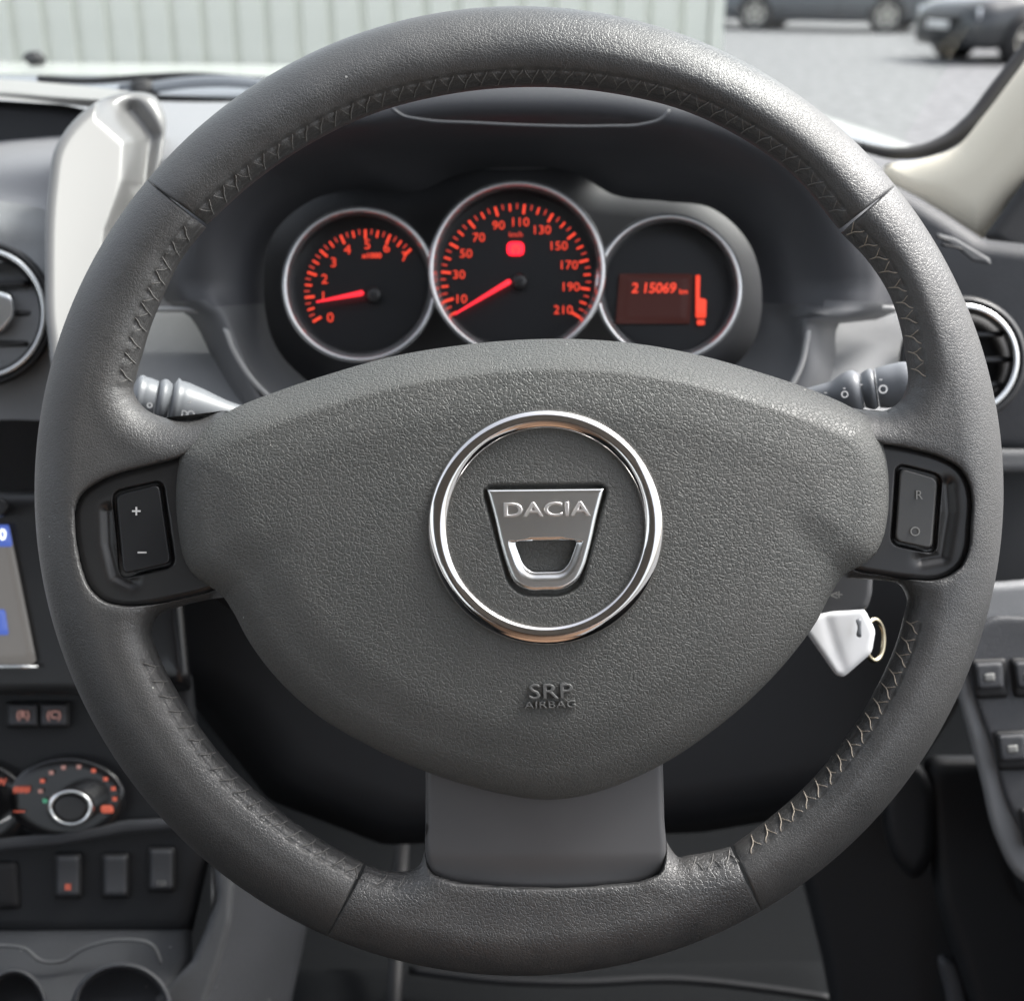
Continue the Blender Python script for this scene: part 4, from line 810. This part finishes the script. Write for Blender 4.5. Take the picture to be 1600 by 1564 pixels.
def car(name, pos, rz, paintc, label, metal=.5, hub=(.5, .48, .44)):
    pm = mat(name+'_paint', paintc, .3, metal, coat=.6); gm = M['gloss_black']
    hubm = mat(name+'_alloy', hub, .35, .7)
    root = bpy.data.objects.new(name, None); COL.objects.link(root); root.location = pos; root.rotation_euler = (0, 0, rz)
    tag(root, label, 'car', 'cars parked across the yard')
    def part(nm, V, F, m_, par=None, smooth=True):
        me = raw_me(nm, V, F, m_, smooth); o = bpy.data.objects.new(nm, me); COL.objects.link(o); o.parent = par or root; return o
    # stations from nose (x=-2.1) to tail: x, sill z, belt z, half width, bonnet/boot top z
    stt = [(-2.12,.36,.52,.55,.60),(-2.08,.25,.60,.68,.70),(-1.95,.22,.66,.80,.78),(-1.6,.22,.74,.86,.86),(-1.2,.22,.80,.88,.93),(-.9,.20,.86,.89,.99),(0,.20,.90,.90,1.0),(1.0,.20,.92,.89,1.02),(1.7,.22,.94,.86,1.04),(2.0,.26,.90,.80,1.0),(2.12,.36,.80,.66,.90)]
    S_ = spline(stt, 64)
    V = []
    for x_, sz, bz, hw, tz in S_:
        ring_ = [(hw*.86, sz-.02), (hw*.97, sz+.05), (hw*1.0, sz+(bz-sz)*.45), (hw*.985, sz+(bz-sz)*.8), (hw*.94, bz), (hw*.80, tz-.02), (hw*.4, tz+.015)]
        pts = ring_+[(-a, b) for a, b in ring_[::-1]]
        V += [(x_, a, b) for a, b in pts]
    m = 14; F = gridf(64, m, cv=True).tolist()+[list(range(m)), list(range(63*m, 64*m))]
    part('body', V, F, pm)
    # cabin
    cab = [(-.95,.98,.98,.76),(-.45,.98,1.22,.74),(-.05,.98,1.40,.68),(.7,.98,1.45,.66),(1.3,.98,1.40,.66),(1.95,.98,1.05,.70)]
    C = spline(cab, 40); V = []
    for x_, b_, t_, hw in C: V += [(x_, hw*1.08, b_-.05), (hw*0+x_, hw*1.0, b_+(t_-b_)*.5), (x_, hw*.86, t_-.02), (x_, 0, t_+.02), (x_, -hw*.86, t_-.02), (x_, -hw*1.0, b_+(t_-b_)*.5), (x_, -hw*1.08, b_-.05)]
    part('glasshouse', V, gridf(40, 7).tolist(), gm)
    V = []
    for x_, b_, t_, hw in C[10:34]: V += [(x_, hw*.90, t_-.03), (x_, hw*.6, t_+.022), (x_, 0, t_+.035), (x_, -hw*.6, t_+.022), (x_, -hw*.90, t_-.03)]
    part('roof', V, gridf(24, 5).tolist(), pm)
    tt = np.linspace(0, 2*math.pi, 28, endpoint=False)
    for wx in (-1.30, 1.30):
        for sy in (-1, 1):
            # black disc stands in for the shade inside the arch
            R = .37; V = [(wx+R*math.cos(a), sy*.885, .33+R*math.sin(a)) for a in tt]+[(wx+R*math.cos(a), sy*.7, .33+R*math.sin(a)) for a in tt]
            part('wheel_arch_shade', V, gridf(2, 28, cv=True).tolist()+[list(range(28))], M['rubber'])
            w0 = part('wheel', [(wx+r*math.cos(a), sy*y, .32+r*math.sin(a)) for r, y in ((.20,.70),(.30,.71),(.32,.74),(.32,.88),(.30,.905),(.215,.905)) for a in tt], gridf(6, 28, cv=True).tolist(), M['rubber'])
            V = []; Fh = []
            for k in range(5):
                a = k*2*math.pi/5+.3; c_, s_ = math.cos(a), math.sin(a); n0 = len(V)
                for r, hw_ in ((.0, .05), (.21, .035)):
                    for e in (-1, 1): V.append((wx+r*c_-e*hw_*s_, sy*.903, .32+r*s_+e*hw_*c_))
                Fh.append((n0, n0+1, n0+3, n0+2))
                n0 = len(V)
            part('alloy_wheel', V+[(wx+r*math.cos(a), sy*y, .32+r*math.sin(a)) for r, y in ((.185,.89),(.225,.908)) for a in tt], Fh+[[len(V)+q for q in f] for f in gridf(2, 28, cv=True).tolist()], hubm, w0, False)
    # nose details
    for sy in (-1, 1):
        V, F = bevel_box(-.16, .16, -.07, .07, 0, .03, .02)
        hl = part('headlight', [(-2.0+abs(v[0]+.16)*.25*0+.22*(v[0]+.16)-v[2], sy*(.62-v[0]*.7), .66+v[1]+.12*(-v[0])*-1*.4) for v in V], F, M['headlamp'])
        V2 = [(-1.98-.02*(i > 1), sy*y, z) for i, (y, z) in enumerate([(.55,.30),(.75,.30),(.75,.40),(.55,.40)])]
        part('fog_lamp_recess', V2+[(x_+.1, y, z) for x_, y, z in V2], [(0,1,2,3),(0,4,5,1),(1,5,6,2),(2,6,7,3),(3,7,4,0)], M['rubber'])
        # door shut lines, sill
        for dx in (-.78, .35, 1.15):
            V, F = box_v(dx-.006, dx+.006, sy*.893-.01, sy*.893+.01, .30, .86); part('shut_line', V, F, M['rubber'])
    V = [(-2.15, y, z) for y, z in ((-.42,.52),(.42,.52),(.46,.62),(-.46,.62))]; part('grille', V+[(x_+.15, y, z) for x_, y, z in V], [(0,1,2,3),(0,4,5,1),(1,5,6,2),(2,6,7,3),(3,7,4,0)], M['rubber'])
    V = [(-2.14, y, z) for y, z in ((-.55,.28),(.55,.28),(.50,.42),(-.50,.42))]; part('lower_intake', V+[(x_+.2, y, z) for x_, y, z in V], [(0,1,2,3),(0,4,5,1),(1,5,6,2),(2,6,7,3),(3,7,4,0)], M['rubber'])
    V, F = box_v(-2.17, -2.155, -.26, .26, .44, .55); part('number_plate', V, F, M['white'])
    return root
M['headlamp'] = mat('headlamp_glass', (.75, .77, .8), .12, .3, coat=.5)
def gpos(px, py):   # where the view ray through a photo pixel meets the ground
    d = cs(px, py, 1.0)-CAM; k = -CAM[2]/d[2]; return CAM+d*k
def wheel_at(px, py, rz, wx, wy_):
    g = gpos(px, py); c_, s_ = math.cos(rz), math.sin(rz); return (g[0]-(wx*c_-wy_*s_), g[1]-(wx*s_+wy_*c_), 0)
r1 = math.radians(-24); r2 = math.radians(17)
car('parked_car', wheel_at(1383, 52, r1, 1.3, -.88), r1, (.10, .11, .125), 'dark grey car parked side-on across the yard, far side')  # body colour lightened to put distance haze into the paint
car('parked_car', wheel_at(1602, 102, r2, -1.3, -.88), r2, (.05, .053, .056), 'charcoal hatchback with its nose towards the pillar seal at upper right')
g3 = gpos(1110, 42)
car('parked_car', (g3[0]-1.3, g3[1]+1.2, 0), math.radians(181), (.5, .5, .5), 'pale silver car mostly hidden behind the corrugated wall', .3)
S.render.film_transparent = False
